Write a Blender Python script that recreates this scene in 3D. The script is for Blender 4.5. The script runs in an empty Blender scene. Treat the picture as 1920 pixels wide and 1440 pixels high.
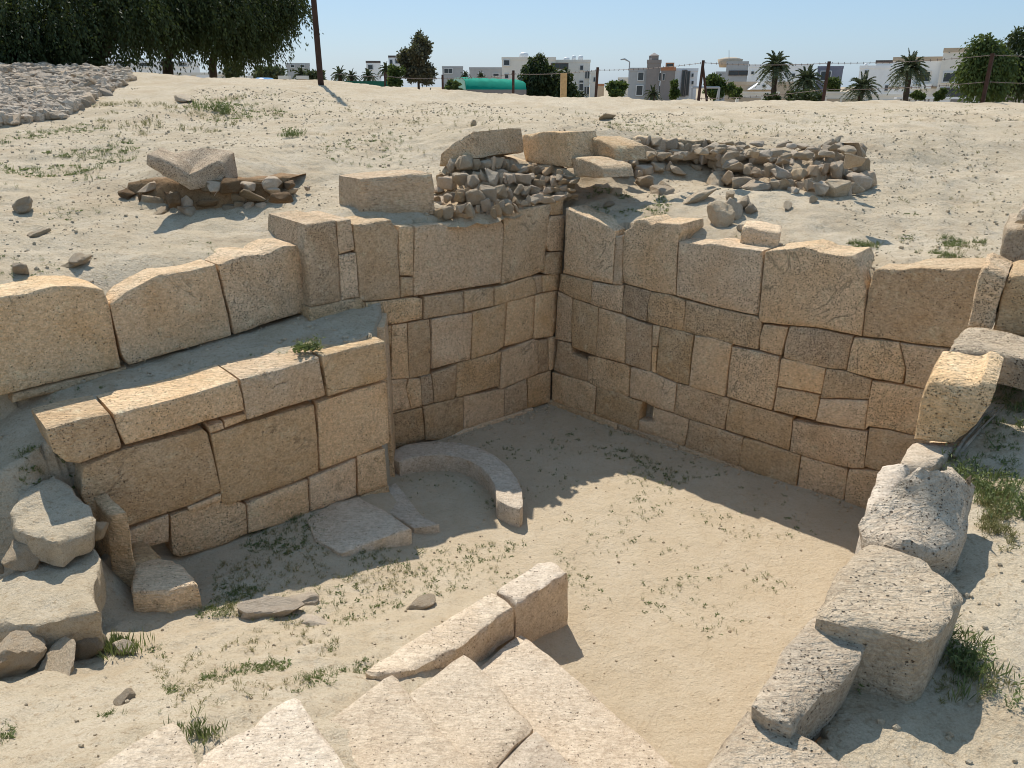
import bpy, bmesh, math, random
import numpy as np
from mathutils import Vector, Matrix
from mathutils.bvhtree import BVHTree
from mathutils.geometry import delaunay_2d_cdt

random.seed(7); RNG = np.random.default_rng(7)
scn = bpy.context.scene
COL = scn.collection

# ------------------------------------------------------------------ camera, light, exposure
EYE = 3.30                      # metres above the floor of the sunken court
FPX, HORIZ = 1400.0, 158.0      # focal length and horizon row, in pixels of the 1920 x 1440 photograph
TILT = math.atan((720 - HORIZ) / FPX)
cam_d = bpy.data.cameras.new('camera')
cam_d.sensor_width = 36.0; cam_d.lens = FPX / 1920 * 36
cam_d.clip_start = 0.05; cam_d.clip_end = 3000
cam = bpy.data.objects.new('camera', cam_d); COL.objects.link(cam)
cam.location = (0, 0, EYE); cam.rotation_euler = (math.pi / 2 - TILT, 0, 0)
scn.camera = cam

SUN = Vector((-0.235, 0.68, 1.0)).normalized()
sun_el = math.asin(SUN.z); sun_az = math.atan2(SUN.x, SUN.y)
world = bpy.data.worlds.new('World'); scn.world = world; world.use_nodes = True
wn = world.node_tree; wn.nodes.clear()
sky = wn.nodes.new('ShaderNodeTexSky'); sky.sky_type = 'NISHITA'; sky.sun_disc = False
sky.sun_elevation = sun_el; sky.sun_rotation = sun_az
sky.air_density = 1.0; sky.dust_density = 0.7; sky.ozone_density = 3.0; sky.altitude = 0
bg = wn.nodes.new('ShaderNodeBackground'); bg.inputs['Strength'].default_value = 0.10
wo = wn.nodes.new('ShaderNodeOutputWorld')
skm = wn.nodes.new('ShaderNodeMix'); skm.data_type = 'RGBA'; skm.inputs[0].default_value = .58
skm.inputs[7].default_value = (2.5, 4.1, 6.1, 1); wn.links.new(sky.outputs[0], skm.inputs[6])
wn.links.new(skm.outputs[2], bg.inputs['Color']); wn.links.new(bg.outputs[0], wo.inputs['Surface'])
sd = bpy.data.lights.new('sun', 'SUN'); sd.energy = 3.85; sd.angle = math.radians(0.5); sd.color = (1.0, 0.945, 0.865)
so = bpy.data.objects.new('sun', sd); COL.objects.link(so); so.location = (-8, 16, 24)
so.rotation_euler = SUN.to_track_quat('Z', 'Y').to_euler()
scn.view_settings.view_transform = 'Standard'; scn.view_settings.look = 'None'
scn.view_settings.exposure = 0.36; scn.view_settings.gamma = 1.0; scn.view_settings.use_curve_mapping = False
scn.cycles.max_bounces = 8; scn.cycles.diffuse_bounces = 7
scn.cycles.use_denoising = True; scn.cycles.filter_width = 1.0

# ------------------------------------------------------------------ from photograph pixels to places
CT, ST = math.cos(TILT), math.sin(TILT)
ORG = np.array([0, 0, EYE])
def ray(px, py):
    x = (px - 960) / FPX; y = -(py - 720) / FPX
    return np.array([x, CT + y * ST, -ST + y * CT])
def atz(px, py, z=0.0):
    d = ray(px, py); return ORG + d * ((z - EYE) / d[2])
def aty(px, py, Y):
    d = ray(px, py); return ORG + d * (Y / d[1])
def onv(A, B, px, py, off=0.0):          # on the upright plane through A and B, off metres in front of it
    A = np.array(A, float); B = np.array(B, float); u = B - A; n = np.array([u[1], -u[0], 0]); n /= np.linalg.norm(n)
    if np.dot(n, ORG * [1, 1, 0] - A) < 0: n = -n
    P = A + n * off; d = ray(px, py)
    return ORG + d * (np.dot(P - ORG, n) / np.dot(d, n)), n
def zm(ox, oy, s): return lambda pts: [(ox + x / s, oy + y / s) for x, y in pts]
ZA = zm(1000, 370, 4.8); ZB = zm(1360, 420, 3.6923); ZC = zm(1000, 600, 4.8); ZD = zm(1340, 640, 4.8)
ZE = zm(520, 370, 4.8); ZF = zm(720, 500, 5.3333); ZG = zm(700, 580, 5.3333); ZH = zm(60, 600, 2.7429)
ZI = zm(0, 400, 2.5263); ZJ = zm(0, 900, 4.8); ZK = zm(0, 640, 4.8); ZL = zm(600, 220, 3.0); ZM = zm(1100, 220, 3.0)
ZP = zm(1160, 600, 2.5263); ZQ = zm(1160, 950, 2.5263); ZR = zm(560, 1000, 2.8235); ZS = zm(640, 480, 2.7697)
ZT = zm(0, 870, 2.5263); ZU = zm(200, 270, 2.8864); ZV = zm(1560, 560, 5.3333); Z0 = zm(0, 0, 1)
ZW = zm(600, 40, 2.909); ZX = zm(1240, 40, 2.8235); ZY = zm(0, 0, 2.7429)

# ------------------------------------------------------------------ noise
def _h(ix, iy, iz, seed):
    n = (ix * 374761393 + iy * 668265263 + iz * 2147483647 + seed * 1274126177) & 0xffffffff
    n = ((n ^ (n >> 13)) * 1274126177) & 0xffffffff
    return ((n ^ (n >> 16)) & 0xffff) / 32767.5 - 1.0
def vn3(P, seed=0):
    P = np.asarray(P, float); f = np.floor(P); i = f.astype(np.int64); t = P - f; t = t * t * (3 - 2 * t)
    r = 0
    for a in (0, 1):
        wx = t[:, 0] if a else 1 - t[:, 0]
        for b in (0, 1):
            wy = t[:, 1] if b else 1 - t[:, 1]
            for c in (0, 1):
                wz = t[:, 2] if c else 1 - t[:, 2]
                r = r + wx * wy * wz * _h(i[:, 0] + a, i[:, 1] + b, i[:, 2] + c, seed)
    return r
def fbm(P, seed=0, oct=3, gain=.5):
    P = np.asarray(P, float); r = 0; a = 1
    for o in range(oct): r = r + a * vn3(P * (2 ** o) + 13.7 * o, seed + o); a *= gain
    return r
def vec_noise(P, seed, oct=2): return np.stack([fbm(P, seed + 50 * k, oct) for k in range(3)], 1)

# ------------------------------------------------------------------ object helpers
def tag(o, label=None, cat=None, group=None, kind=None):
    if label: o['label'] = label
    if cat: o['category'] = cat
    if group: o['group'] = group
    if kind: o['kind'] = kind
    return o
def empty(name, loc=(0, 0, 0), label=None, cat=None, group=None, kind='thing'):
    o = bpy.data.objects.new(name, None); COL.objects.link(o); o.location = loc; o.empty_display_size = .2
    return tag(o, label, cat, group, kind)
def link(name, me, mat=None, parent=None, loc=None):
    o = bpy.data.objects.new(name, me); COL.objects.link(o)
    if mat is not None:
        if not me.materials: me.materials.append(mat)
    if loc is not None: o.location = loc
    if parent is not None:
        o.parent = parent
    return o
def np_mesh(name, V, F, smooth=False):
    """V (n,3); F list of int arrays (k, 3 or 4)."""
    me = bpy.data.meshes.new(name)
    V = np.asarray(V, np.float32)
    if not isinstance(F, list): F = [F]
    F = [np.asarray(f, np.int32) for f in F if len(f)]
    me.vertices.add(len(V)); me.vertices.foreach_set('co', V.ravel())
    nl = sum(f.size for f in F); npol = sum(len(f) for f in F)
    me.loops.add(nl); me.polygons.add(npol)
    me.loops.foreach_set('vertex_index', np.concatenate([f.ravel() for f in F]))
    ls = []; s = 0
    for f in F:
        ls.append(s + np.arange(len(f)) * f.shape[1]); s += f.size
    me.polygons.foreach_set('loop_start', np.concatenate(ls).astype(np.int32))
    me.polygons.foreach_set('use_smooth', np.full(npol, bool(smooth)))
    me.update(calc_edges=True); me.validate()
    return me
def centre_mesh(V):
    """world vertices -> (local vertices, base point)"""
    V = np.asarray(V, float); c = V.mean(0); c[2] = V[:, 2].min(); return V - c, c

# ------------------------------------------------------------------ materials
def new_mat(name):
    m = bpy.data.materials.new(name); m.use_nodes = True; nt = m.node_tree
    return m, nt, nt.nodes['Principled BSDF']
def N(nt, t, **kw):
    n = nt.nodes.new(t)
    for k, v in kw.items():
        if k.startswith('i_'): n.inputs[k[2:].replace('_', ' ')].default_value = v
        else: setattr(n, k, v)
    return n
def noise(nt, vec, scale, detail=4, rough=.55, dist=0):
    n = N(nt, 'ShaderNodeTexNoise'); n.inputs['Scale'].default_value = scale; n.inputs['Detail'].default_value = detail
    n.inputs['Roughness'].default_value = rough; n.inputs['Distortion'].default_value = dist
    nt.links.new(vec, n.inputs['Vector']); return n.outputs['Fac']
def ramp(nt, fac, a, b, ca=(0, 0, 0, 1), cb=(1, 1, 1, 1)):
    r = N(nt, 'ShaderNodeValToRGB'); r.color_ramp.elements[0].position = a; r.color_ramp.elements[1].position = b
    r.color_ramp.elements[0].color = ca; r.color_ramp.elements[1].color = cb
    nt.links.new(fac, r.inputs[0]); return r.outputs[0]
def mix(nt, fac, a, b, mode='MIX'):
    m = N(nt, 'ShaderNodeMix', data_type='RGBA', blend_type=mode)
    for k, v in ((0, fac), (6, a), (7, b)):
        if isinstance(v, bpy.types.NodeSocket): nt.links.new(v, m.inputs[k])
        else: m.inputs[k].default_value = v if k == 0 or len(v) == 4 else (*v, 1)
    return m.outputs[2]
def mth(nt, op, a, b=None):
    m = N(nt, 'ShaderNodeMath', operation=op)
    for k, v in ((0, a), (1, b)):
        if v is None: continue
        if isinstance(v, bpy.types.NodeSocket): nt.links.new(v, m.inputs[k])
        else: m.inputs[k].default_value = v
    return m.outputs[0]
def attr(nt, name):
    a = N(nt, 'ShaderNodeAttribute', attribute_type='OBJECT', attribute_name=name); return a.outputs['Fac']

def stone_mat(name, ca, cb, stain=(.16, .10, .055), grey=0.0, tool=.5, bump=.5, ck_=0.0):
    m, nt, b = new_mat(name)
    tc = N(nt, 'ShaderNodeTexCoord'); oi = N(nt, 'ShaderNodeObjectInfo')
    off = N(nt, 'ShaderNodeVectorMath', operation='SCALE'); nt.links.new(oi.outputs['Random'], off.inputs['Scale'])
    off.inputs[0].default_value = (31, 17, 23)
    add = N(nt, 'ShaderNodeVectorMath', operation='ADD')
    nt.links.new(tc.outputs['Object'], add.inputs[0]); nt.links.new(off.outputs[0], add.inputs[1])
    v = add.outputs[0]
    big = noise(nt, v, 2.2, 5, .6, .6)
    col = mix(nt, ramp(nt, big, .32, .68), ca, cb)
    # each block its own shade of stone
    sh = mth(nt, 'ADD', mth(nt, 'MULTIPLY', oi.outputs['Random'], .36), .80)
    hs = N(nt, 'ShaderNodeHueSaturation'); nt.links.new(col, hs.inputs['Color']); nt.links.new(sh, hs.inputs['Value'])
    rr = N(nt, 'ShaderNodeTexWhiteNoise', noise_dimensions='1D'); nt.links.new(oi.outputs['Random'], rr.inputs['W'])
    nt.links.new(mth(nt, 'ADD', mth(nt, 'MULTIPLY', rr.outputs['Value'], .20), .95), hs.inputs['Saturation'])
    col = hs.outputs[0]
    st = noise(nt, v, 5.5, 6, .72, .4)
    col = mix(nt, mth(nt, 'MULTIPLY', ramp(nt, st, .55, .78), mth(nt, 'ADD', mth(nt, 'MULTIPLY', attr(nt, 'stain'), 1.0), .18)), col, stain)
    pale = noise(nt, v, 9, 6, .7)
    col = mix(nt, mth(nt, 'MULTIPLY', ramp(nt, pale, .56, .72), .35), col, tuple(min(1, c * 1.35 + .05) for c in cb))
    ck = noise(nt, v, 1.5, 6, .55, .8); ckd = mth(nt, 'ABSOLUTE', mth(nt, 'SUBTRACT', ck, .5))
    crack = mth(nt, 'MULTIPLY', ramp(nt, ckd, .0015, .006, (1, 1, 1, 1), (0, 0, 0, 1)), ramp(nt, big, .50, .60))
    crack = mth(nt, 'MULTIPLY', crack, ck_)
    col = mix(nt, crack, col, (.10, .065, .035))
    if grey > 0:
        g = noise(nt, v, 3.3, 6, .75)
        col = mix(nt, mth(nt, 'MULTIPLY', ramp(nt, g, .46, .62), grey), col, (.34, .305, .25))
        g2 = noise(nt, v, 26, 4, .7)
        col = mix(nt, mth(nt, 'MULTIPLY', ramp(nt, g2, .58, .72), grey * .7), col, (.20, .18, .145))
    fine = noise(nt, v, 95, 3, .7)
    fine2 = noise(nt, v, 30, 5, .75)
    col = mix(nt, .38, col, mix(nt, ramp(nt, fine, .34, .58), (.50, .45, .40), (1.05, 1.04, 1.02)), 'MULTIPLY')
    col = mix(nt, .42, col, mix(nt, ramp(nt, fine2, .36, .56), (.55, .49, .42), (1.08, 1.07, 1.05)), 'MULTIPLY')
    mpc = N(nt, 'ShaderNodeMapping'); mpc.inputs['Rotation'].default_value = (.6, .9, .7); mpc.inputs['Scale'].default_value = (16, 75, 75)
    nt.links.new(v, mpc.inputs[0]); tlc = noise(nt, mpc.outputs[0], 1.0, 4, .65, .5)
    col = mix(nt, .22 + .22 * tool, col, mix(nt, ramp(nt, tlc, .36, .60), (.56, .50, .44), (1.06, 1.05, 1.03)), 'MULTIPLY')  # brownish tooling streaks; the strokes' relief shading is painted into the colour
    # pits of the shelly limestone
    def pits(scale, thr, lo, hi, sd):
        vo = N(nt, 'ShaderNodeTexVoronoi'); vo.inputs['Scale'].default_value = scale; vo.inputs['Randomness'].default_value = 1
        mp = N(nt, 'ShaderNodeMapping'); mp.inputs['Location'].default_value = (sd, sd * 2, -sd)
        nt.links.new(v, mp.inputs[0]); 
        wv = N(nt, 'ShaderNodeTexNoise'); wv.inputs['Scale'].default_value = scale * .8; wv.inputs['Detail'].default_value = 2
        nt.links.new(mp.outputs[0], wv.inputs['Vector'])
        ad = N(nt, 'ShaderNodeVectorMath', operation='MULTIPLY_ADD'); nt.links.new(wv.outputs['Color'], ad.inputs[0])
        ad.inputs[1].default_value = (.6 / scale,) * 3; nt.links.new(mp.outputs[0], ad.inputs[2])
        nt.links.new(ad.outputs[0], vo.inputs['Vector'])
        dots = ramp(nt, vo.outputs['Distance'], thr * .55, thr, (1, 1, 1, 1), (0, 0, 0, 1))
        sel = N(nt, 'ShaderNodeSeparateColor'); nt.links.new(vo.outputs['Color'], sel.inputs[0])
        mask = mth(nt, 'LESS_THAN', sel.outputs[0], mth(nt, 'MULTIPLY', ramp(nt, noise(nt, v, 3.0 + sd, 3), lo, hi), mth(nt, 'ADD', mth(nt, 'MULTIPLY', attr(nt, 'pit'), 1.3), .09)))
        return mth(nt, 'MULTIPLY', dots, mask)
    p1 = pits(62, .34, .35, .62, 1.3); p2 = pits(130, .38, .36, .58, 4.1)
    p = mth(nt, 'MAXIMUM', p1, p2)
    col = mix(nt, mth(nt, 'MULTIPLY', p, .72), col, (.07, .048, .03))
    nt.links.new(col, b.inputs['Base Color']); b.inputs['Roughness'].default_value = .93
    b.inputs['Specular IOR Level'].default_value = .15
    # relief: grain, tooling strokes, pits
    mp = N(nt, 'ShaderNodeMapping'); mp.inputs['Rotation'].default_value = (.6, .9, .7); mp.inputs['Scale'].default_value = (14, 60, 60)
    nt.links.new(v, mp.inputs[0]); tl = noise(nt, mp.outputs[0], 1.0, 3, .6, .5)
    h = mth(nt, 'ADD', mth(nt, 'MULTIPLY', tl, tool), mth(nt, 'MULTIPLY', noise(nt, v, 38, 4, .75), .9))
    h = mth(nt, 'ADD', h, mth(nt, 'MULTIPLY', noise(nt, v, 8, 5, .6), 1.6))
    h = mth(nt, 'SUBTRACT', h, mth(nt, 'ADD', mth(nt, 'MULTIPLY', p, 1.2), mth(nt, 'MULTIPLY', crack, .8)))
    bp = N(nt, 'ShaderNodeBump'); bp.inputs['Strength'].default_value = min(1, bump * 1.3); bp.inputs['Distance'].default_value = .02
    nt.links.new(h, bp.inputs['Height']); nt.links.new(bp.outputs[0], b.inputs['Normal'])
    return m

M = {}
M['ashlar'] = stone_mat('ashlar_limestone', (.79, .57, .355), (.87, .69, .48), stain=(.25, .155, .085), tool=1.25, bump=.65, ck_=.5)
M['pale'] = stone_mat('pale_limestone', (.60, .50, .385), (.67, .58, .465), stain=(.42, .31, .21), grey=.05, tool=.5)
M['weathered'] = stone_mat('weathered_limestone', (.53, .43, .315), (.61, .515, .395), stain=(.33, .24, .155), grey=.30, tool=.6, bump=.75)
M['tanw'] = stone_mat('tan_weathered_limestone', (.66, .515, .365), (.74, .61, .465), stain=(.36, .25, .16), grey=.10, tool=.6)
M['rubble'] = stone_mat('rubble_stone', (.80, .635, .445), (.87, .745, .575), stain=(.52, .36, .22), grey=.02, tool=.2, bump=.8)
M['bank'] = stone_mat('bank_stone', (.55, .45, .345), (.66, .57, .46), stain=(.36, .26, .18), grey=.15, tool=.2, bump=.8)
M['earth'] = stone_mat('brown_earth', (.30, .195, .11), (.40, .28, .17), stain=(.16, .10, .055), tool=.1, bump=1.0)
M['mortar'] = stone_mat('old_mortar', (.62, .485, .325), (.72, .59, .425), stain=(.20, .13, .08), grey=.1, tool=.1, bump=1.0)

def ground_mat():
    m, nt, b = new_mat('sandy_ground')
    g = N(nt, 'ShaderNodeNewGeometry'); v = g.outputs['Position']
    n1 = noise(nt, v, .55, 6, .6); n2 = noise(nt, v, 3.1, 6, .65); n3 = noise(nt, v, 14, 6, .7); n4 = noise(nt, v, 120, 4, .75)
    col = mix(nt, ramp(nt, n1, .35, .65), (.525, .43, .295), (.60, .505, .365))
    col = mix(nt, mth(nt, 'MULTIPLY', ramp(nt, n2, .42, .66), .55), col, (.64, .555, .425))
    col = mix(nt, mth(nt, 'MULTIPLY', ramp(nt, n3, .52, .70), .50), col, (.38, .28, .175))
    spk = mix(nt, ramp(nt, n4, .30, .60), (.42, .40, .37), (1.04, 1.03, 1.02))
    col = mix(nt, .5, col, spk, 'MULTIPLY')
    n5 = noise(nt, v, 38, 5, .7)
    col = mix(nt, mth(nt, 'MULTIPLY', ramp(nt, n5, .55, .64), .65), col, (.33, .245, .15))
    n6 = noise(nt, v, 1.4, 5, .7, .5)
    col = mix(nt, mth(nt, 'MULTIPLY', ramp(nt, n6, .50, .66), .5), col, (.42, .315, .20))
    sp = N(nt, 'ShaderNodeSeparateXYZ'); nt.links.new(v, sp.inputs[0])
    # brown earth of the trodden court floor and of the plain beyond the ridge
    low = ramp(nt, sp.outputs['Z'], .10, .5, (1, 1, 1, 1), (0, 0, 0, 1))
    col = mix(nt, mth(nt, 'MULTIPLY', low, .55), col, mix(nt, ramp(nt, n2, .3, .7), (.52, .41, .275), (.585, .48, .34)))
    far = ramp(nt, mth(nt, 'MULTIPLY', sp.outputs['Y'], .01), .24, .30)
    col = mix(nt, mth(nt, 'MULTIPLY', far, .5), col, (.33, .27, .19))
    nt.links.new(col, b.inputs['Base Color']); b.inputs['Roughness'].default_value = .97; b.inputs['Specular IOR Level'].default_value = .1
    vo = N(nt, 'ShaderNodeTexVoronoi'); vo.inputs['Scale'].default_value = 42; nt.links.new(v, vo.inputs['Vector'])
    grit = mth(nt, 'MULTIPLY', ramp(nt, vo.outputs['Distance'], .0, .42, (1, 1, 1, 1), (0, 0, 0, 1)), ramp(nt, n3, .42, .6))
    h = mth(nt, 'ADD', mth(nt, 'MULTIPLY', noise(nt, v, 22, 6, .75), 2.0), mth(nt, 'MULTIPLY', grit, .5))
    h = mth(nt, 'ADD', h, mth(nt, 'MULTIPLY', noise(nt, v, 75, 4, .75), .7)); h = mth(nt, 'ADD', h, mth(nt, 'MULTIPLY', n3, 1.3))
    bp = N(nt, 'ShaderNodeBump'); bp.inputs['Strength'].default_value = .85; bp.inputs['Distance'].default_value = .0115
    nt.links.new(h, bp.inputs['Height']); nt.links.new(bp.outputs[0], b.inputs['Normal'])
    return m
M['ground'] = ground_mat()
def plain(name, col, rough=.8, var=.15, scale=6, metal=0, bump=0):
    m, nt, b = new_mat(name)
    tc = N(nt, 'ShaderNodeTexCoord'); n = noise(nt, tc.outputs['Object'], scale, 5, .65)
    lo = tuple(c * (1 - var) for c in col); hi = tuple(min(1, c * (1 + var)) for c in col)
    nt.links.new(mix(nt, ramp(nt, n, .3, .7), lo, hi), b.inputs['Base Color'])
    b.inputs['Roughness'].default_value = rough; b.inputs['Metallic'].default_value = metal
    if rough > .7: b.inputs['Specular IOR Level'].default_value = .2
    if bump:
        bp = N(nt, 'ShaderNodeBump'); bp.inputs['Strength'].default_value = bump; bp.inputs['Distance'].default_value = .02
        nt.links.new(noise(nt, tc.outputs['Object'], scale * 4, 4), bp.inputs['Height']); nt.links.new(bp.outputs[0], b.inputs['Normal'])
    return m
def leafmat(name, ca, cb, trans=.25):
    m, nt, b = new_mat(name)
    g = N(nt, 'ShaderNodeNewGeometry')
    wn_ = N(nt, 'ShaderNodeTexWhiteNoise', noise_dimensions='1D'); nt.links.new(g.outputs['Random Per Island'], wn_.inputs['W'])
    nz = noise(nt, g.outputs['Position'], .9, 3)
    f = mth(nt, 'ADD', mth(nt, 'MULTIPLY', wn_.outputs['Value'], .6), mth(nt, 'MULTIPLY', nz, .5))
    col = mix(nt, f, ca, cb)
    nt.links.new(col, b.inputs['Base Color']); b.inputs['Roughness'].default_value = .6; b.inputs['Specular IOR Level'].default_value = .25
    tr = N(nt, 'ShaderNodeBsdfTranslucent'); nt.links.new(mix(nt, .5, col, (.16, .20, .03)), tr.inputs['Color'])
    ms = N(nt, 'ShaderNodeMixShader'); ms.inputs[0].default_value = trans
    out = nt.nodes['Material Output']
    nt.links.new(b.outputs[0], ms.inputs[1]); nt.links.new(tr.outputs[0], ms.inputs[2]); nt.links.new(ms.outputs[0], out.inputs['Surface'])
    return m

# ------------------------------------------------------------------ solids with worn edges
def tps_fit(P, Z, lam=1e-3):
    P = np.asarray(P, float); n = len(P)
    d2 = ((P[:, None] - P[None]) ** 2).sum(2); K = np.where(d2 > 0, d2 * np.log(d2 + 1e-12) * .5, 0) + lam * np.eye(n)
    A = np.zeros((n + 3, n + 3)); A[:n, :n] = K; A[:n, n] = 1; A[:n, n + 1:] = P; A[n, :n] = 1; A[n + 1:, :n] = P.T
    w = np.linalg.solve(A, np.concatenate([Z, np.zeros(3)])); return P, w
def tps_eval(T, X):
    P, w = T; n = len(P); out = np.zeros(len(X))
    for s in range(0, len(X), 20000):
        x = X[s:s + 20000]; d2 = ((x[:, None] - P[None]) ** 2).sum(2)
        out[s:s + 20000] = (np.where(d2 > 0, d2 * np.log(d2 + 1e-12) * .5, 0)) @ w[:n] + w[n] + x @ w[n + 1:]
    return out

def solid_mesh(front, back, res=.05, bevel=.008, rough=.006, freq=9, seed=0, gap=0.0, rings=None, inner=None, chip=.6, dome=0.0, corner=.12):
    """A worn stone: the polygon `front` joined to the polygon `back`, edges bevelled and chipped, faces uneven."""
    F = np.array(front, float); B = np.array(back, float); n = len(F)
    c = F.mean(0); nrm = np.zeros(3)
    for i in range(n): nrm += np.cross(F[i] - c, F[(i + 1) % n] - c)
    nrm /= np.linalg.norm(nrm); dirb = B.mean(0) - c
    if np.dot(nrm, dirb) > 0: nrm = -nrm
    ref = F[1] - F[0]; ref -= nrm * ref.dot(nrm); ux = ref / np.linalg.norm(ref); uy = np.cross(nrm, ux)
    fr = []; bk = []; cor = []
    for i in range(n):
        a, b = F[i], F[(i + 1) % n]; a2, b2 = B[i], B[(i + 1) % n]
        k = max(1, int(round(np.linalg.norm(b - a) / res)))
        for j in range(k): fr.append(a + (b - a) * j / k); bk.append(a2 + (b2 - a2) * j / k); cor.append(j == 0)
    fr = np.array(fr); bk = np.array(bk); m = len(fr)
    for A_ in (fr, bk):
        av = (np.roll(A_, 1, 0) + np.roll(A_, -1, 0)) / 2
        A_[:] = A_ + (av - A_) * np.where(cor, corner, 0)[:, None]
    # inward direction in the face
    q = np.stack([(fr - c) @ ux, (fr - c) @ uy], 1)
    area = .5 * np.sum(q[:, 0] * np.roll(q[:, 1], -1) - np.roll(q[:, 0], -1) * q[:, 1])
    tg = np.roll(q, -1, 0) - np.roll(q, 1, 0); tg /= np.linalg.norm(tg, axis=1)[:, None] + 1e-9
    inw2 = np.stack([-tg[:, 1], tg[:, 0]], 1) * (1 if area > 0 else -1)
    inw = inw2[:, :1] * ux + inw2[:, 1:] * uy
    nz = fbm(fr * 14 + seed, seed, 3)
    fr = fr + inw * (gap + (.25 * bevel * nz))[:, None]; bk = bk + inw * gap
    chipv = np.clip(fbm(fr * 6 + 3.1 * seed, seed + 9, 3), 0, 1) ** 1.5 * chip * bevel * 2.2
    e = bevel * .6 + chipv
    R0 = fr + inw * e[:, None]
    R1 = fr + (bk - fr) * (e * .9 / (np.linalg.norm(bk - fr, axis=1) + 1e-9))[:, None]
    L = np.linalg.norm(B.mean(0) - F.mean(0)); k = rings or max(1, int(L / max(res * 1.6, .06)))
    ringsV = [R0, R1] + [R1 + (bk - R1) * ((j + 1) / k) for j in range(k)]
    V = [*ringsV]; base = np.concatenate(V)
    faces4 = []
    for r in range(len(ringsV) - 1):
        i = np.arange(m); faces4.append(np.stack([r * m + i, r * m + (i + 1) % m, (r + 1) * m + (i + 1) % m, (r + 1) * m + i], 1))
    # front cap
    q0 = np.stack([(R0 - c) @ ux, (R0 - c) @ uy], 1); h0 = (R0 - c) @ nrm
    ri = inner or res * 1.3
    gx = np.arange(q0[:, 0].min() + ri * .5, q0[:, 0].max(), ri); gy = np.arange(q0[:, 1].min() + ri * .5, q0[:, 1].max(), ri)
    G = np.array([(x, y) for x in gx for y in gy]) if len(gx) and len(gy) else np.zeros((0, 2))
    if len(G):
        G = G + np.random.default_rng(seed + 5).uniform(-.25, .25, G.shape) * ri
        a = q0; b = np.roll(q0, -1, 0)
        ins = np.zeros(len(G), bool)
        for i in range(m):
            cnd = (a[i, 1] > G[:, 1]) != (b[i, 1] > G[:, 1])
            xi = (b[i, 0] - a[i, 0]) * (G[:, 1] - a[i, 1]) / (b[i, 1] - a[i, 1] + 1e-12) + a[i, 0]
            ins ^= cnd & (G[:, 0] < xi)
        dm = np.sqrt(((G[:, None] - q0[None]) ** 2).sum(2)).min(1)
        G = G[ins & (dm > ri * .45)]
    allq = np.concatenate([q0, G]) if len(G) else q0
    w = 1 / (((G[:, None] - q0[None]) ** 2).sum(2) + 1e-6) ** 1.5 if len(G) else None
    hG = (w @ h0) / w.sum(1) if len(G) else np.zeros(0)
    if len(G) and dome:
        dm = np.sqrt(((G[:, None] - q0[None]) ** 2).sum(2)).min(1); hG = hG + dome * np.clip(dm / (ri * 4), 0, 1) ** .6
    res_ = delaunay_2d_cdt([Vector(p) for p in allq], [], [list(range(m))], 1, 1e-6)
    ov, of, orig = res_[0], res_[2], res_[3]
    idx = []; extra = []
    inner_pts = [c + ux * g[0] + uy * g[1] + nrm * h for g, h in zip(G, hG)]
    nb = len(base)
    for i, vv in enumerate(ov):
        if orig[i]:
            o = orig[i][0]; idx.append(o if o < m else nb + o - m)
        else:
            extra.append(c + ux * vv.x + uy * vv.y + nrm * float(h0.mean())); idx.append(nb + len(inner_pts) + len(extra) - 1)
    AV = np.concatenate([base] + ([np.array(inner_pts)] if inner_pts else []) + ([np.array(extra)] if extra else []))
    tris = [[idx[j] for j in f] for f in of if len(f) == 3]
    # unevenness
    n1 = vec_noise(AV * freq * .35 + seed * .37, seed, 2) * rough * 1.2
    n2 = vec_noise(AV * freq * 1.7 + seed, seed + 3, 3) * rough * .55
    AV = AV + n1 + n2
    back_face = [list(range((len(ringsV) - 1) * m, len(ringsV) * m))]
    bm = bmesh.new()
    vs = [bm.verts.new(p) for p in AV]
    for f in [list(r) for fa in faces4 for r in fa] + tris + back_face:
        try: bm.faces.new([vs[j] for j in f])
        except ValueError: pass
    bmesh.ops.recalc_face_normals(bm, faces=bm.faces)
    lv, cc = centre_mesh(AV)
    for v_, p in zip(bm.verts, lv): v_.co = p
    for f in bm.faces: f.smooth = True
    me = bpy.data.meshes.new('stone'); bm.to_mesh(me); bm.free()
    try: me.set_sharp_from_angle(angle=math.radians(48))
    except Exception: pass
    return me, cc
_sid = [0]
def stone(name, front, back, mat, parent=None, pit=None, stain=None, **kw):
    _sid[0] += 1
    me, cc = solid_mesh(front, back, seed=kw.pop('seed', _sid[0]), **kw)
    o = link(name, me, mat, parent)
    if parent is not None: cc = cc - np.array(parent.location)
    o.location = cc
    o['pit'] = float(pit if pit is not None else random.choice([.0, .05, .15, .3, .55]))
    o['stain'] = float(stain if stain is not None else random.uniform(0, .4))
    return o
def block_on(A, B, pts, parent, mat, depth=.34, proud=None, name='block', taper=.0, **kw):
    pr = random.uniform(-.006, .010) if proud is None else proud
    fr = []
    for x, y in pts:
        p, n = onv(A, B, x, y, pr); fr.append(p)
    fr = np.array(fr); bk = fr - n * depth
    kw.setdefault('gap', .002); kw['bevel'] = kw.get('bevel', .008) * .48; kw.setdefault('rough', .0028); kw.setdefault('chip', .7); kw.setdefault('corner', .05)
    return stone(name, fr, bk, mat, parent, **kw)
def prism(name, pts, zbot, mat, parent=None, shrink=0.0, shift=(0, 0), **kw):
    """pts = (px, py, z) of the top outline; goes straight down to zbot."""
    fr = np.array([atz(*p) for p in pts]); bk = fr.copy(); bk[:, 2] = zbot
    c = bk.mean(0); bk[:, :2] += (c[:2] - bk[:, :2]) * shrink + np.array(shift)
    kw.setdefault('bevel', .018); kw.setdefault('rough', .012)
    return stone(name, fr, bk, mat, parent, **kw)

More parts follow.
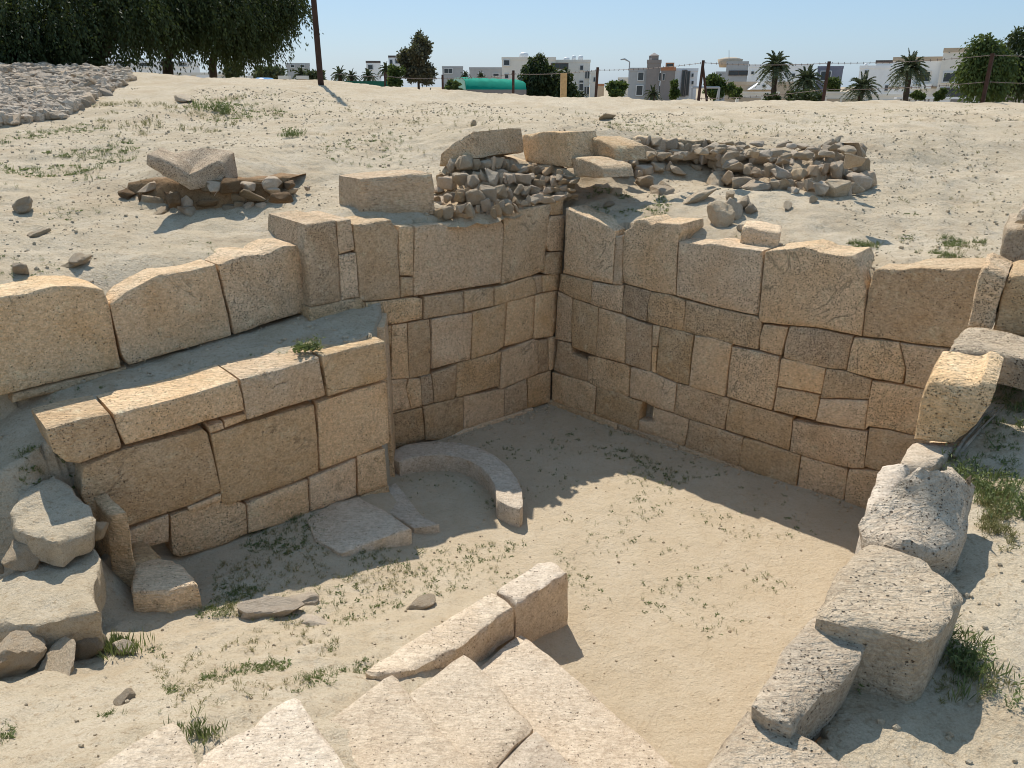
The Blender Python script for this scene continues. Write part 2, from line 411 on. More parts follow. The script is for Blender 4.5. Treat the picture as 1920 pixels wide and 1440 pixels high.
# rocks: convex lumps with broken facets, twelve shapes shared by every loose stone
def rock_arrays(seed, sub=3, flat=.6, cuts=11, ro=.05):
    r = np.random.default_rng(seed)
    bm = bmesh.new(); bmesh.ops.create_icosphere(bm, subdivisions=sub, radius=1)
    V = np.array([v.co for v in bm.verts]); Fc = np.array([[v.index for v in f.verts] for f in bm.faces]); bm.free()
    nn = r.normal(size=(cuts, 3)); nn /= np.linalg.norm(nn, axis=1)[:, None]; dd = r.uniform(.5, .95, cuts)
    dt = V @ nn.T; rad = np.where(dt > .05, dd / np.maximum(dt, .05), 9).min(1); rad = np.minimum(rad, 1.12)
    V = V * rad[:, None]
    V = V + V * (fbm(V * 2.3 + seed, seed, 3) * ro)[:, None]
    V = V * np.array([r.uniform(.85, 1.15), r.uniform(.65, .95), flat * r.uniform(.8, 1.2)])
    V = (V - (V.max(0) + V.min(0)) / 2) / ((V.max(0) - V.min(0)) / 2)
    return V, Fc
def hull_rock(seed):
    r = np.random.default_rng(seed); bm = bmesh.new(); P = r.uniform(-1, 1, (16, 3)); P /= np.maximum(np.abs(P).max(1), .01)[:, None] ** .75; P *= [1, .8, .62]
    for p in P: bm.verts.new(p)
    bmesh.ops.convex_hull(bm, input=bm.verts)
    for v in [v for v in bm.verts if not v.link_faces]: bm.verts.remove(v)
    bmesh.ops.bevel(bm, geom=list(bm.edges), offset=.07, segments=1, affect='EDGES')
    bmesh.ops.triangulate(bm, faces=bm.faces)
    bmesh.ops.subdivide_edges(bm, edges=[e for e in bm.edges if e.calc_length() > .5], cuts=1, use_grid_fill=True)
    bmesh.ops.triangulate(bm, faces=bm.faces); bm.verts.index_update()
    V = np.array([v.co for v in bm.verts]); Fc = np.array([[v.index for v in f.verts] for f in bm.faces]); bm.free()
    V = V + vec_noise(V * 2.4 + seed, seed) * .05
    V = (V - (V.max(0) + V.min(0)) / 2) / ((V.max(0) - V.min(0)) / 2); return V, Fc
ROCKS = [hull_rock(100 + i) for i in range(14)]
ROCKS_BIG = [rock_arrays(200 + i, 4, random.choice([.5, .62, .8]), cuts=14, ro=.10) for i in range(8)]
SMALL = [rock_arrays(300 + i, 1, .6, cuts=8, ro=.02) for i in range(6)]
def rock_me(k, big=False):
    L = ROCKS_BIG if big else ROCKS; k %= len(L); key = ('big' if big else 'r') + str(k)
    me = bpy.data.meshes.get('rock_' + key)
    if me is None:
        me = np_mesh('rock_' + key, L[k][0], L[k][1], big)
        if big: me.set_sharp_from_angle(angle=math.radians(28))
        me.materials.append(M['rubble'])
    return me
def rock(name, p, size, parent=None, k=None, big=False, rot=None, mat=None, tilt=.5):
    k = random.randrange(99) if k is None else k
    me = rock_me(k, big)
    o = bpy.data.objects.new(name, me); COL.objects.link(o)
    s = size if hasattr(size, '__len__') else (size * random.uniform(.85, 1.15), size * random.uniform(.8, 1.1), size * random.uniform(.8, 1.1))
    o.scale = s; o.rotation_euler = rot if rot is not None else (random.uniform(-tilt, tilt), random.uniform(-tilt, tilt), random.uniform(0, 6.28))
    p = np.array(p, float)
    if parent is not None: o.parent = parent; p = p - np.array(parent.location)
    o.location = p; o['pit'] = random.choice([.0, .1, .3]); o['stain'] = random.uniform(0, .5)
    if mat is not None:
        o.material_slots[0].link = 'OBJECT'; o.material_slots[0].material = mat
    return o

# ------------------------------------------------------------------ ground
def pt_y(px, py, Y): return aty(px, py, Y)
outer = [pt_y(*a) for a in [
    (-700, 118, 18), (-300, 122, 18), (0, 125, 18), (130, 130, 18), (250, 136, 18), (350, 145, 18), (500, 150, 18), (600, 152, 18), (700, 162, 18), (850, 172, 18),
    (1000, 183, 18), (1150, 188, 18), (1400, 190, 18), (1700, 191, 18), (1920, 194, 18), (2400, 196, 18),
    (-300, 230, 11), (0, 232, 11), (200, 240, 11), (400, 212, 12.5), (600, 215, 12.5), (900, 225, 11.5), (1100, 235, 11), (1500, 238, 11), (1800, 240, 11), (2100, 235, 11.5),
    (250, 170, 15), (500, 175, 15), (60, 165, 15), (800, 195, 15), (1300, 208, 15), (1750, 210, 15),
    (0, 330, 7.9), (100, 330, 8), (250, 300, 8.6), (420, 285, 8.4), (380, 308, 7.7), (500, 325, 7.7), (600, 300, 8.6), (730, 290, 9.0), (620, 360, 7.4), (820, 262, 9.6),
    (240, 395, 6.8), (350, 400, 6.85), (470, 385, 7.0), (200, 370, 7.1),
    (100, 450, 5.9), (300, 440, 6.2), (500, 425, 6.5), (-300, 400, 6.0),
    (620, 408, 6.5), (700, 330, 8.0), (1000, 262, 9.2), (1150, 262, 9.4),
    (1120, 395, 7.6), (1200, 400, 7.3), (1300, 432, 6.9), (1420, 445, 6.7), (1250, 368, 8.0), (1350, 348, 8.4), (1500, 385, 7.4), (1640, 380, 7.7), (1200, 335, 8.8),
    (1600, 450, 6.5), (1700, 430, 6.8), (1750, 395, 7.3), (1850, 405, 7.4), (1700, 330, 8.9), (1880, 330, 8.7), (1850, 480, 5.9), (1500, 265, 9.9), (1650, 270, 9.8), (1850, 285, 9.8),
    (2200, 420, 7), (2200, 300, 10)]]
outer += [np.array(p) for p in [(3.4, 4.4, 2.0), (3.0, 3.6, 1.72), (2.6, 2.8, 1.66), (2.0, 2.3, 1.58), (1.6, 1.9, 1.53), (1.3, 1.5, 1.5), (.9, .9, 1.5), (.3, .3, 1.5), (1.5, .3, 1.52),
                                (3, 1, 1.6), (5, 3, 1.9), (0, -3, 1.55), (-3, -3, 1.55), (4, -3, 1.6), (-6, 0, 1.6), (-6, 3, 1.9), (2.0, 3.2, 1.58), (1.5, 2.5, 1.52)]]
outer = np.array(outer)
A4 = np.array([-2.78, 4.99, 1.42]); B4 = np.array([-1.69, 6.05, 1.5])
tops_ = []
for px, py in [(-120, 560), (0, 552), (150, 540), (240, 540), (300, 508), (400, 497), (480, 480), (560, 464)]:
    q, n_ = onv(A4, B4, px, py); tops_.append(q - n_ * .12 - [0, 0, .015]); tops_.append(q - n_ * .45 + [0, 0, .02])
outer = np.concatenate([outer, tops_])
T_out = tps_fit(outer[:, :2], outer[:, 2], .02)
inner = [atz(*a) for a in [(1032, 757, 0), (1610, 950, 0), (850, 860, 0), (1100, 1000, 0), (1300, 1200, 0), (1500, 1100, 0), (1240, 1400, 0), (1330, 1400, 0), (1400, 950, 0), (800, 1000, 0), (750, 880, 0),
    (700, 1040, .10), (600, 1000, .16), (400, 1090, .20), (520, 1075, .18), (340, 1045, .17), (450, 980, .17), (600, 1160, .20), (450, 1160, .26), (700, 930, .12), (640, 960, .16), (780, 1060, .06), (820, 1140, .16), (900, 1085, .07), (1080, 1100, 0), (700, 1210, .36), (800, 1190, .30),
    (550, 1240, .46), (400, 1230, .42), (300, 1140, .26), (250, 1110, .24), (220, 1160, .32), (500, 1290, .68), (620, 1270, .52), (370, 1350, .92), (250, 1330, .80), (100, 1260, .55), (50, 1400, .88), (150, 1420, 1.05),
    (0, 1440, .95), (20, 1200, .50), (120, 1180, .42), (60, 870, 1.12), (30, 900, 1.06), (90, 880, 1.04), (-200, 1100, .7), (-200, 1400, 1.0), (150, 890, .85), (110, 950, .93), (60, 960, .93), (100, 900, .95), (160, 1040, .45), (60, 1060, .60)]]
inner += [np.array(p) for p in [(-.95, 1.9, .9), (-.6, 2.3, .72), (-.2, 2.6, .42), (.15, 3.1, .12), (.5, 2.6, .08), (.2, 2.0, .4), (-.2, 1.5, .85), (.7, 2.0, .1), (-.5, 1.3, 1.1), (.1, 1.0, 1.25), (-1.2, 1.2, 1.3),
                                (-.3, .3, 1.45), (-2, 0, 1.5), (-5, 0, 1.5), (-5, 2.5, 1.3), (-4, 4, 1.25), (1.6, 3.6, 0), (2.4, 4.6, 0), (1.0, 2.6, 0)]]
inner = np.array(inner)
A3 = atz(340, 1045, .2); B3 = atz(735, 905, .15)
T_in = tps_fit(inner[:, :2], inner[:, 2], .01)
PIT = [(.43, 7.83), (3.75, 4.93), (3.55, 4.72), (3.18, 4.72), (1.09, 1.93), (.58, 1.24), (.36, .9), (-.3, .1), (-1.5, -.5), (-9, -.5), (-9, 3), (-3.37, 3.81), (-1.10, 5.63), (-1.13, 6.45)]
LEDGE = [(-3.37, 3.81), (-1.10, 5.63), (-1.13, 6.47), (-1.62, 6.09), (-1.80, 6.20), (-2.89, 5.10), (-3.95, 4.05), (-4.6, 3.3), (-4.6, 2.95)]
def inpoly(X, P):
    P = np.array(P); r = np.zeros(len(X), bool)
    for i in range(len(P)):
        a, b = P[i], P[(i + 1) % len(P)]
        c = (a[1] > X[:, 1]) != (b[1] > X[:, 1])
        r ^= c & (X[:, 0] < (b[0] - a[0]) * (X[:, 1] - a[1]) / (b[1] - a[1] + 1e-12) + a[0])
    return r
def ground_z(X):
    X = np.asarray(X, float); zo = tps_eval(T_out, np.clip(X, [-16, -4], [17, 18.2]))
    D = X[:, 1]; cr = np.clip((D - 18.2) / 9, 0, 1); cr = cr * cr * (3 - 2 * cr)
    lat = np.clip((np.abs(X[:, 0]) - 16) / 20, 0, 1); bk = np.clip((-4 - D) / 20, 0, 1)
    f = np.maximum(cr, np.maximum(lat, bk)); zo = zo * (1 - f) + .15 * f
    P3 = np.column_stack([X, np.zeros(len(X))])
    near = 1 - f
    zo = zo + near * (fbm(P3 * .9, 3, 3) * .045 + fbm(P3 * 2.4, 63, 3, .55) * .022 * np.clip((X[:, 1] - 4) / 4, .15, 1) + fbm(P3 * 5, 8, 4, .6) * .016 + fbm(P3 * 17, 61, 2, .7) * .008 * (.4 + .6 * np.clip(fbm(P3 * .8, 62, 2) + .4, 0, 1)))
    zi = tps_eval(T_in, np.clip(X, [-6, -1], [4, 8])) 
    amp = np.clip((zi - .02) / .35, 0, 1)
    zi = np.maximum(zi, -.05) + fbm(P3 * 2.2, 21, 2) * .008 + fbm(P3 * 12, 25, 4, .6) * (.0035 + .017 * amp)
    dl = (X - A3[:2]) @ np.array([-.62, .78]); sl = (X - A3[:2]) @ np.array([.78, .625]); zl = 1.335 + .065 * np.clip(sl, -.5, 2) - np.clip(-.42 - sl, 0, 1) * .45 + np.clip(dl - .3, 0, .5) * .14 + fbm(P3 * 3, 31, 3) * .015 + fbm(P3 * 15, 33, 3) * .008
    for P_ in (PIT, LEDGE):
        P_ = np.array(P_)
        for i in range(len(P_)):
            a, b = P_[i], P_[(i + 1) % len(P_)]; e = b - a; t = np.clip(((X - a) @ e) / (e @ e), 0, 1)
            d = np.linalg.norm(X - a - t[:, None] * e, axis=1); zo = zo - .055 * np.exp(-(d / .16) ** 2) * (X[:, 1] > 4)
    z = zo.copy(); m = inpoly(X, PIT); z[m] = zi[m]; m = inpoly(X, LEDGE); z[m] = zl[m]
    return z
def axis(lo, hi, st, ends, g1, far, g2):
    a = list(np.arange(lo, hi, st)); s = st; x = a[-1]
    while x < ends[1]: s *= g1; x += s; a.append(x)
    while x < far: s *= g2; x += s; a.append(x)
    s = st; x = a[0]; b = []
    while x > ends[0]: s *= g1; x -= s; b.append(x)
    while x > -far: s *= g2; x -= s; b.append(x)
    return np.array(b[::-1] + a)
xs = axis(-5.2, 5.2, .03, (-16, 17), 1.03, 900, 1.25); ys = axis(.9, 10.0, .03, (-2, 24), 1.03, 900, 1.25)
XX, YY = np.meshgrid(xs, ys); XY = np.column_stack([XX.ravel(), YY.ravel()])
GZ = ground_z(XY); nx, ny = len(xs), len(ys)
ii = (np.arange(ny - 1)[:, None] * nx + np.arange(nx - 1)[None]).ravel()
GF = np.stack([ii, ii + 1, ii + nx + 1, ii + nx], 1)
GV = np.column_stack([XY, GZ])
gme = np_mesh('ground', GV, GF, True)
ground = link('ground', gme, M['ground']); tag(ground, kind='structure')
BVH = BVHTree.FromPolygons(GV.tolist(), GF.tolist())
def ghit(px, py):
    h = BVH.ray_cast(Vector((0, 0, EYE)), Vector(ray(px, py)).normalized(), 200)
    return np.array(h[0]) if h[0] is not None else None
def gz(x, y):
    h = BVH.ray_cast(Vector((x, y, 20)), Vector((0, 0, -1)), 60); return h[0].z if h[0] is not None else 0.0

# ------------------------------------------------------------------ the walls of the sunken court
C0 = atz(1032, 757, 0); R0_ = atz(1610, 950, 0); L0_ = atz(831, 826, 0)

right_wall = empty('stone_wall', C0, 'tall dressed stone wall on the right, two drain holes near its foot', 'wall')
top = 'ashlar'
def row(conv, plane, parent, lst, **kw):
    for e in lst:
        pts, opt = (e[0], dict(e[1])) if isinstance(e, tuple) and isinstance(e[1], dict) else (e, {})
        k2 = dict(kw); k2.update(opt)
        block_on(plane[0], plane[1], conv(pts), parent, M['ashlar'], **k2)
W1 = (C0, R0_)
row(ZA, W1, right_wall, [
    ([(290, 95), (430, 160), (560, 200), (680, 260), (740, 300), (725, 520), (712, 782), (500, 745), (265, 685), (280, 400)], dict(pit=.25)),
    ([(735, 350), (803, 345), (795, 790), (716, 785)], dict(pit=0)),
    ([(812, 310), (895, 262), (905, 205), (1000, 195), (1060, 245), (1110, 225), (1220, 235), (1335, 240), (1340, 310), (1300, 375), (1285, 600), (1278, 882), (1050, 840), (820, 775), (800, 700)], dict(pit=.45)),
], depth=.40, res=.04, bevel=.02)
row(Z0, W1, right_wall, [
    ([(1273, 452), (1290, 455), (1316, 458), (1335, 455), (1371, 463), (1400, 466), (1431, 470), (1421, 592), (1350, 577), (1279, 558), (1268, 555), (1269, 500)], dict(pit=.35)),
], depth=.42, res=.04, bevel=.02)
row(ZB, W1, right_wall, [
    ([(275, 190), (300, 180), (380, 175), (470, 165), (540, 155), (610, 170), (650, 195), (730, 205), (800, 215), (885, 215), (915, 290), (935, 320), (975, 450), (960, 600), (940, 780), (800, 750), (640, 720), (440, 705), (235, 680), (228, 640)], dict(pit=.4)),
    ([(1025, 330), (1060, 310), (1200, 320), (1330, 300), (1500, 305), (1700, 300), (1820, 300), (1950, 330), (1950, 900), (1560, 858), (1300, 828), (1100, 795), (948, 778), (965, 600), (990, 440)], dict(pit=.1)),
], depth=.42, res=.04, bevel=.022)
row(ZA, W1, right_wall, [
    ([(245, 690), (525, 750), (510, 955), (370, 910), (225, 838)], dict(pit=.5)),
    ([(530, 760), (710, 790), (808, 792), (792, 1040), (600, 990), (512, 960)], dict(pit=.9)),
    ([(825, 785), (1060, 848), (1035, 950), (1018, 1120), (805, 1048), (808, 900)], dict(pit=.95)),
    ([(1062, 850), (1200, 868), (1350, 918), (1365, 945), (1350, 1205), (1310, 1200), (1025, 1125), (1030, 960)], dict(pit=.7)),
    ([(222, 845), (350, 900), (340, 1310), (195, 1275), (205, 1100)], dict(pit=.3)),
    ([(355, 912), (585, 990), (575, 1200), (560, 1425), (480, 1400), (345, 1350), (340, 1100)], dict(pit=.1)),
    ([(590, 992), (832, 1068), (825, 1300), (817, 1494), (700, 1465), (563, 1430), (575, 1200)], dict(pit=.35)),
    ([(835, 1075), (1065, 1158), (1060, 1400), (1053, 1569), (822, 1496), (825, 1300)], dict(pit=.15)),
])
row(Z0, W1, right_wall, [([(1286, 563), (1350, 579), (1420, 594), (1429, 606), (1421, 656), (1390, 650), (1374, 645), (1300, 627), (1281, 621)], dict(pit=1.0))])
row(ZB, W1, right_wall, [
    ([(268, 695), (435, 715), (415, 800), (385, 912), (235, 872), (240, 780)], dict(pit=.15)),
    ([(445, 710), (640, 728), (885, 780), (865, 870), (835, 1012), (700, 1000), (480, 950), (400, 925), (415, 820)], dict(pit=.7)),
    ([(890, 785), (1200, 822), (1225, 920), (1245, 1000), (1225, 1108), (1000, 1065), (838, 1018), (860, 890)], dict(pit=.6)),
    ([(1206, 823), (1560, 868), (1900, 930), (1860, 1300), (1370, 1140), (1232, 1110), (1250, 1000), (1231, 920)], dict(pit=.4)),
])
row(ZC, W1, right_wall, [
    [(1075, 50), (1138, 60), (1115, 245), (1068, 235)], [(1068, 240), (1112, 250), (1098, 480), (1060, 465)],
    ([(1145, 60), (1345, 105), (1445, 138), (1425, 260), (1395, 590), (1280, 560), (1105, 480), (1118, 300)], dict(pit=.5)),
    ([(1450, 138), (1600, 160), (1785, 220), (1755, 420), (1720, 690), (1600, 655), (1400, 595), (1425, 350)], dict(pit=.05)),
    ([(215, 182), (338, 214), (343, 300), (484, 358), (488, 550), (350, 515), (180, 452), (205, 300)], dict(stain=.7)),
    [(495, 325), (560, 330), (820, 395), (868, 425), (865, 560), (858, 690), (790, 670), (560, 600), (490, 550), (488, 400)],
    [(875, 428), (1050, 465), (1285, 570), (1275, 700), (1260, 835), (1190, 815), (1085, 785), (975, 725), (862, 695), (870, 550)],
    ([(1292, 572), (1400, 595), (1725, 695), (1765, 710), (1740, 850), (1715, 990), (1640, 965), (1400, 890), (1262, 840), (1280, 700)], dict(pit=.4)),
    [(170, 470), (480, 555), (565, 600), (560, 700), (550, 850), (520, 850), (300, 780), (162, 735)],
    ([(572, 605), (790, 665), (860, 700), (930, 725), (985, 735), (955, 830), (935, 1000), (760, 935), (556, 862), (565, 700)], dict(pit=.1, stain=.6)),
    ([(948, 900), (1010, 915), (1078, 918), (1085, 790), (1262, 845), (1400, 898), (1385, 1010), (1355, 1140), (1190, 1080), (945, 1000)], dict(pit=0)),
    ([(1405, 900), (1640, 970), (1720, 1000), (1885, 1060), (1865, 1200), (1840, 1320), (1600, 1235), (1362, 1145), (1385, 1020)], dict(pit=.35)),
])
row(ZD, W1, right_wall, [
    ([(155, 45), (380, 92), (580, 140), (570, 300), (550, 430), (515, 622), (330, 570), (105, 495), (130, 250)], dict(pit=.65)),
    ([(600, 150), (800, 190), (1000, 245), (975, 380), (955, 480), (800, 445), (560, 405), (575, 300)], dict(pit=0, stain=0)),
    [(555, 415), (800, 455), (950, 490), (935, 560), (905, 715), (720, 670), (525, 622)],
    ([(1005, 245), (1175, 268), (1408, 350), (1385, 525), (1100, 512), (955, 510), (975, 380)], dict(pit=.4, stain=.9)),
    ([(950, 522), (1100, 525), (1380, 535), (1350, 800), (1150, 770), (905, 722)], dict(pit=.02, stain=0)),
    ([(1412, 355), (1690, 395), (1880, 430), (2050, 470), (1900, 870), (1760, 838), (1560, 790), (1390, 770), (1355, 800), (1375, 600)], dict(pit=.5)),
    ([(1392, 778), (1560, 797), (1765, 845), (1960, 880), (1900, 1280), (1480, 1165), (1345, 1130), (1370, 950)], dict(pit=0)),
    [(135, 520), (330, 575), (520, 630), (700, 682), (690, 800), (665, 980), (400, 890), (95, 795), (110, 650)],
    ([(705, 712), (880, 742), (1160, 780), (1380, 815), (1365, 950), (1340, 1150), (1230, 1145), (1000, 1090), (675, 990), (690, 850)], dict(pit=.4, stain=.5)),
    ([(258, 872), (400, 905), (660, 990), (770, 1025), (755, 1150), (725, 1335), (500, 1260), (300, 1190), (215, 1120), (230, 1000)], dict(pit=.05)),
    ([(778, 1030), (1000, 1095), (1198, 1155), (1185, 1300), (1160, 1450), (950, 1400), (735, 1340), (755, 1200)], dict(pit=.2)),
    ([(1205, 1155), (1340, 1160), (1480, 1170), (1800, 1240), (1700, 1600), (1165, 1455), (1180, 1300)], dict(pit=.2, stain=.7)),
])
# footing course, standing a little proud
row(ZC, W1, right_wall, [
    [(120, 725), (170, 738), (300, 785), (520, 855), (755, 940), (755, 1050), (500, 955), (120, 835)],
    [(762, 940), (940, 1005), (1190, 1080), (1300, 1130), (1300, 1215), (1010, 1130), (760, 1050)],
    [(1305, 1130), (1600, 1240), (1840, 1325), (1920, 1370), (1920, 1475), (1700, 1395), (1500, 1295), (1300, 1218)]], proud=.03, depth=.3)
row(ZD, W1, right_wall, [[(290, 1205), (725, 1345), (1100, 1455), (1700, 1640), (1700, 1720), (1100, 1530), (700, 1400), (290, 1275)]], proud=.03, depth=.3)

left_wall = empty('stone_wall', C0 + np.array([-1.1, -.9, 0]), 'dressed stone wall meeting the right one at the corner, behind the curved kerb', 'wall')
W2 = (C0, L0_)
row(ZE, W2, left_wall, [
    ([(255, 245), (400, 225), (530, 205), (545, 400), (565, 700), (580, 935), (450, 960), (300, 985), (285, 700), (240, 470), (250, 330)], dict(depth=.72, pit=.5)),
    ([(538, 215), (665, 195), (700, 470), (555, 515)], dict(depth=.6, pit=.15)), ([(558, 522), (705, 500), (720, 640), (735, 900), (660, 905), (580, 935), (570, 750)], dict(pit=.8)),
    ([(685, 245), (780, 240), (900, 215), (1025, 200), (1050, 260), (1090, 310), (1100, 600), (1110, 905), (900, 930), (745, 940), (730, 700), (700, 430)], dict(pit=.12)),
    [(1090, 260), (1215, 255), (1228, 270), (1228, 710), (1110, 708), (1100, 500)], [(1112, 718), (1226, 718), (1222, 885), (1115, 905)],
], depth=.42, bevel=.018, res=.04)
row(Z0, W2, left_wall, [([(779, 424), (800, 422), (860, 417), (918, 411), (938, 411), (945, 421), (943, 470), (940, 531), (900, 537), (840, 546), (777, 555), (776, 520), (778, 450)], dict(pit=.18, stain=0)),
    ([(1027, 369), (1058, 367), (1056, 402), (1034, 404)], dict(depth=.25))], depth=.42, bevel=.018, res=.04)
row(ZL, W2, left_wall, [([(1030, 545), (1100, 530), (1200, 505), (1298, 485), (1300, 520), (1285, 600), (1275, 700), (1265, 860), (1190, 890), (1022, 940), (1030, 750), (1042, 620)], dict(pit=.25))], depth=.42, bevel=.018)
row(ZA, W2, left_wall, [[(160, 168), (285, 162), (270, 480), (150, 488), (120, 440), (135, 250)], [(145, 495), (270, 487), (262, 690), (180, 700), (105, 690), (115, 550)]], depth=.25, proud=.02)
row(ZE, W2, left_wall, [
    ([(290, 993), (450, 965), (600, 925), (745, 905), (790, 950), (795, 1160), (620, 1195), (310, 1210), (285, 1050)], dict(pit=1.0, stain=1.0, depth=.7)),
    ([(795, 945), (900, 938), (1110, 910), (1230, 900), (1305, 915), (1303, 1095), (1080, 1135), (800, 1165)], dict(pit=.7, stain=.7))])
row(ZF, W2, left_wall, [
    ([(405, 300), (790, 245), (800, 330), (795, 460), (400, 525), (398, 400)], dict(pit=.05)), ([(805, 243), (1100, 205), (1098, 395), (805, 458)], dict(pit=.05)),
    [(1110, 210), (1170, 190), (1430, 110), (1475, 100), (1515, 160), (1525, 275), (1110, 390)],
    [(1480, 98), (1580, 85), (1590, 250), (1532, 270), (1520, 160)], ([(1590, 90), (1650, 80), (1765, 75), (1745, 235), (1700, 238), (1595, 255)], dict(stain=1)),
    ([(895, 455), (1100, 405), (1228, 355), (1215, 600), (1195, 800), (1100, 860), (880, 925), (880, 700)], dict(pit=.12)),
    ([(1235, 355), (1510, 285), (1500, 500), (1495, 715), (1380, 755), (1205, 800), (1220, 600)], dict(pit=0)),
    ([(1515, 285), (1740, 235), (1715, 640), (1690, 695), (1500, 725), (1505, 500)], dict(pit=0))])
row(ZG, W2, left_wall, [
    [(-150, 195), (180, 160), (180, 355), (-150, 400)], ([(-150, 405), (140, 362), (165, 700), (-150, 760)], dict(stain=1)),
    ([(185, 158), (340, 135), (345, 400), (360, 690), (180, 700), (185, 400)], dict(pit=.1, stain=.8)), ([(345, 135), (560, 100), (575, 350), (570, 650), (365, 690), (350, 400)], dict(pit=.1, stain=.8)),
    ([(585, 100), (800, 60), (990, 35), (985, 250), (970, 505), (840, 530), (590, 595), (585, 350)], dict(pit=.05)),
    ([(130, 705), (250, 700), (350, 690), (325, 780), (380, 1000), (160, 1050), (-100, 1090), (-100, 730)], dict(stain=.9)),
    ([(355, 690), (470, 690), (490, 970), (385, 1000), (330, 800)], dict(stain=.6)), ([(475, 680), (575, 650), (590, 760), (605, 935), (545, 955), (495, 965), (480, 800)], dict(stain=.9)),
    ([(585, 640), (720, 600), (835, 545), (835, 800), (815, 895), (610, 935), (600, 800)], dict(pit=.15)),
    [(842, 540), (1070, 480), (1285, 420), (1270, 560), (1262, 760), (1080, 810), (910, 865), (840, 880), (830, 840), (838, 700)],
    [(1290, 425), (1420, 375), (1600, 300), (1645, 310), (1648, 640), (1540, 690), (1270, 800), (1272, 600)],
    ([(1652, 310), (1750, 290), (1760, 610), (1650, 640)], dict(stain=.8)), [(1757, 290), (1815, 270), (1850, 300), (1825, 580), (1790, 600), (1765, 610)],
    ([(160, 1060), (430, 995), (490, 980), (505, 1100), (515, 1300), (215, 1390), (-80, 1440), (-80, 1110)], dict(stain=1.0)),
    ([(500, 975), (610, 940), (820, 895), (840, 880), (900, 880), (900, 1210), (740, 1300), (525, 1310), (515, 1100)], dict(stain=.9)),
    ([(905, 870), (1270, 800), (1312, 800), (1305, 1080), (1100, 1140), (905, 1210)], dict(stain=.4)), [(1316, 798), (1535, 695), (1545, 985), (1400, 1040), (1310, 1078)],
    [(1545, 692), (1780, 610), (1772, 925), (1620, 975), (1550, 980)]])
row(ZG, W2, left_wall, [[(745, 1305), (900, 1215), (1100, 1145), (1300, 1085), (1600, 985), (1610, 1030), (1330, 1130), (1100, 1215), (900, 1320), (700, 1430)]], proud=.03, depth=.3)

low_wall = empty('stone_wall', (A3 + B3) / 2, 'low projecting wall of big slabs with a sunlit coping course and soil ledge', 'wall')
W3 = (A3, B3)
row(ZH, W3, low_wall, [
    ([(70, 560), (250, 510), (400, 480), (430, 540), (465, 640), (460, 660), (250, 735), (180, 730), (110, 680), (70, 580)], dict(pit=.15)),
    ([(415, 480), (640, 430), (860, 370), (1060, 305), (1080, 380), (1100, 465), (900, 520), (640, 600), (480, 645), (440, 560)], dict(pit=.2)),
    ([(1070, 305), (1270, 255), (1475, 190), (1490, 280), (1510, 390), (1300, 450), (1110, 515), (1090, 400)], dict(pit=.05)),
    ([(1490, 185), (1660, 140), (1815, 105), (1825, 200), (1830, 300), (1660, 350), (1525, 395), (1510, 300)], dict(pit=0, depth=.46)),
], depth=.40, proud=.03, bevel=.018, res=.04)
row(ZH, W3, low_wall, [
    ([(285, 745), (470, 665), (640, 625), (880, 560), (905, 580), (940, 720), (975, 880), (800, 960), (620, 1020), (505, 1060), (360, 1115), (250, 900), (262, 760)], dict(pit=.1)),
    [(905, 545), (980, 520), (990, 560), (915, 585)], [(985, 515), (1105, 478), (1100, 515), (990, 558)],
    ([(920, 590), (1110, 530), (1450, 435), (1465, 600), (1475, 780), (1330, 840), (1010, 955), (980, 940), (970, 850), (940, 700)], dict(pit=.0)),
    ([(1470, 425), (1525, 405), (1700, 350), (1820, 315), (1830, 420), (1838, 630), (1700, 690), (1485, 770), (1475, 600)], dict(pit=.0)),
    ([(370, 1130), (520, 1075), (705, 1000), (705, 1140), (610, 1165), (400, 1230)], dict(stain=.5)),
    ([(715, 1010), (975, 905), (1100, 950), (1110, 1100), (1000, 1150), (760, 1225), (720, 1210)], dict(stain=.7, proud=-.01)),
    [(800, 965), (975, 895), (975, 930), (810, 990)],
    ([(1108, 945), (1260, 880), (1420, 820), (1430, 990), (1280, 1050), (1115, 1095)], dict(stain=.6)), ([(1430, 815), (1560, 760), (1665, 710), (1670, 900), (1560, 950), (1435, 985)], dict(stain=.9)),
    ([(1672, 700), (1815, 660), (1830, 850), (1750, 880), (1680, 905)], dict(stain=.7)), [(1690, 905), (1835, 850), (1845, 920), (1760, 960), (1700, 960)]])
EA = B3 + np.array([.0, .0, -.15]); EB = np.array([-1.10, 6.34, 0]); EA[2] = 0
for zz, h_ in ((0, .45), (.45, .53), (.98, .46)):
    for t0, t1 in ((.42, .98),):
        a_ = EA + (EB - EA) * t0; b_ = EA + (EB - EA) * t1; f_ = np.array([a_ + [0, 0, zz], b_ + [0, 0, zz], b_ + [0, 0, zz + h_ - .004], a_ + [0, 0, zz + h_ - .004]])
        stone('block', f_, f_ + [-.3, 0, 0], M['ashlar'], low_wall, res=.08, rough=.005)
upper_wall = empty('stone_wall', A4, 'row of big upright blocks above the soil ledge at the left', 'wall')
W4 = (A4, B4)
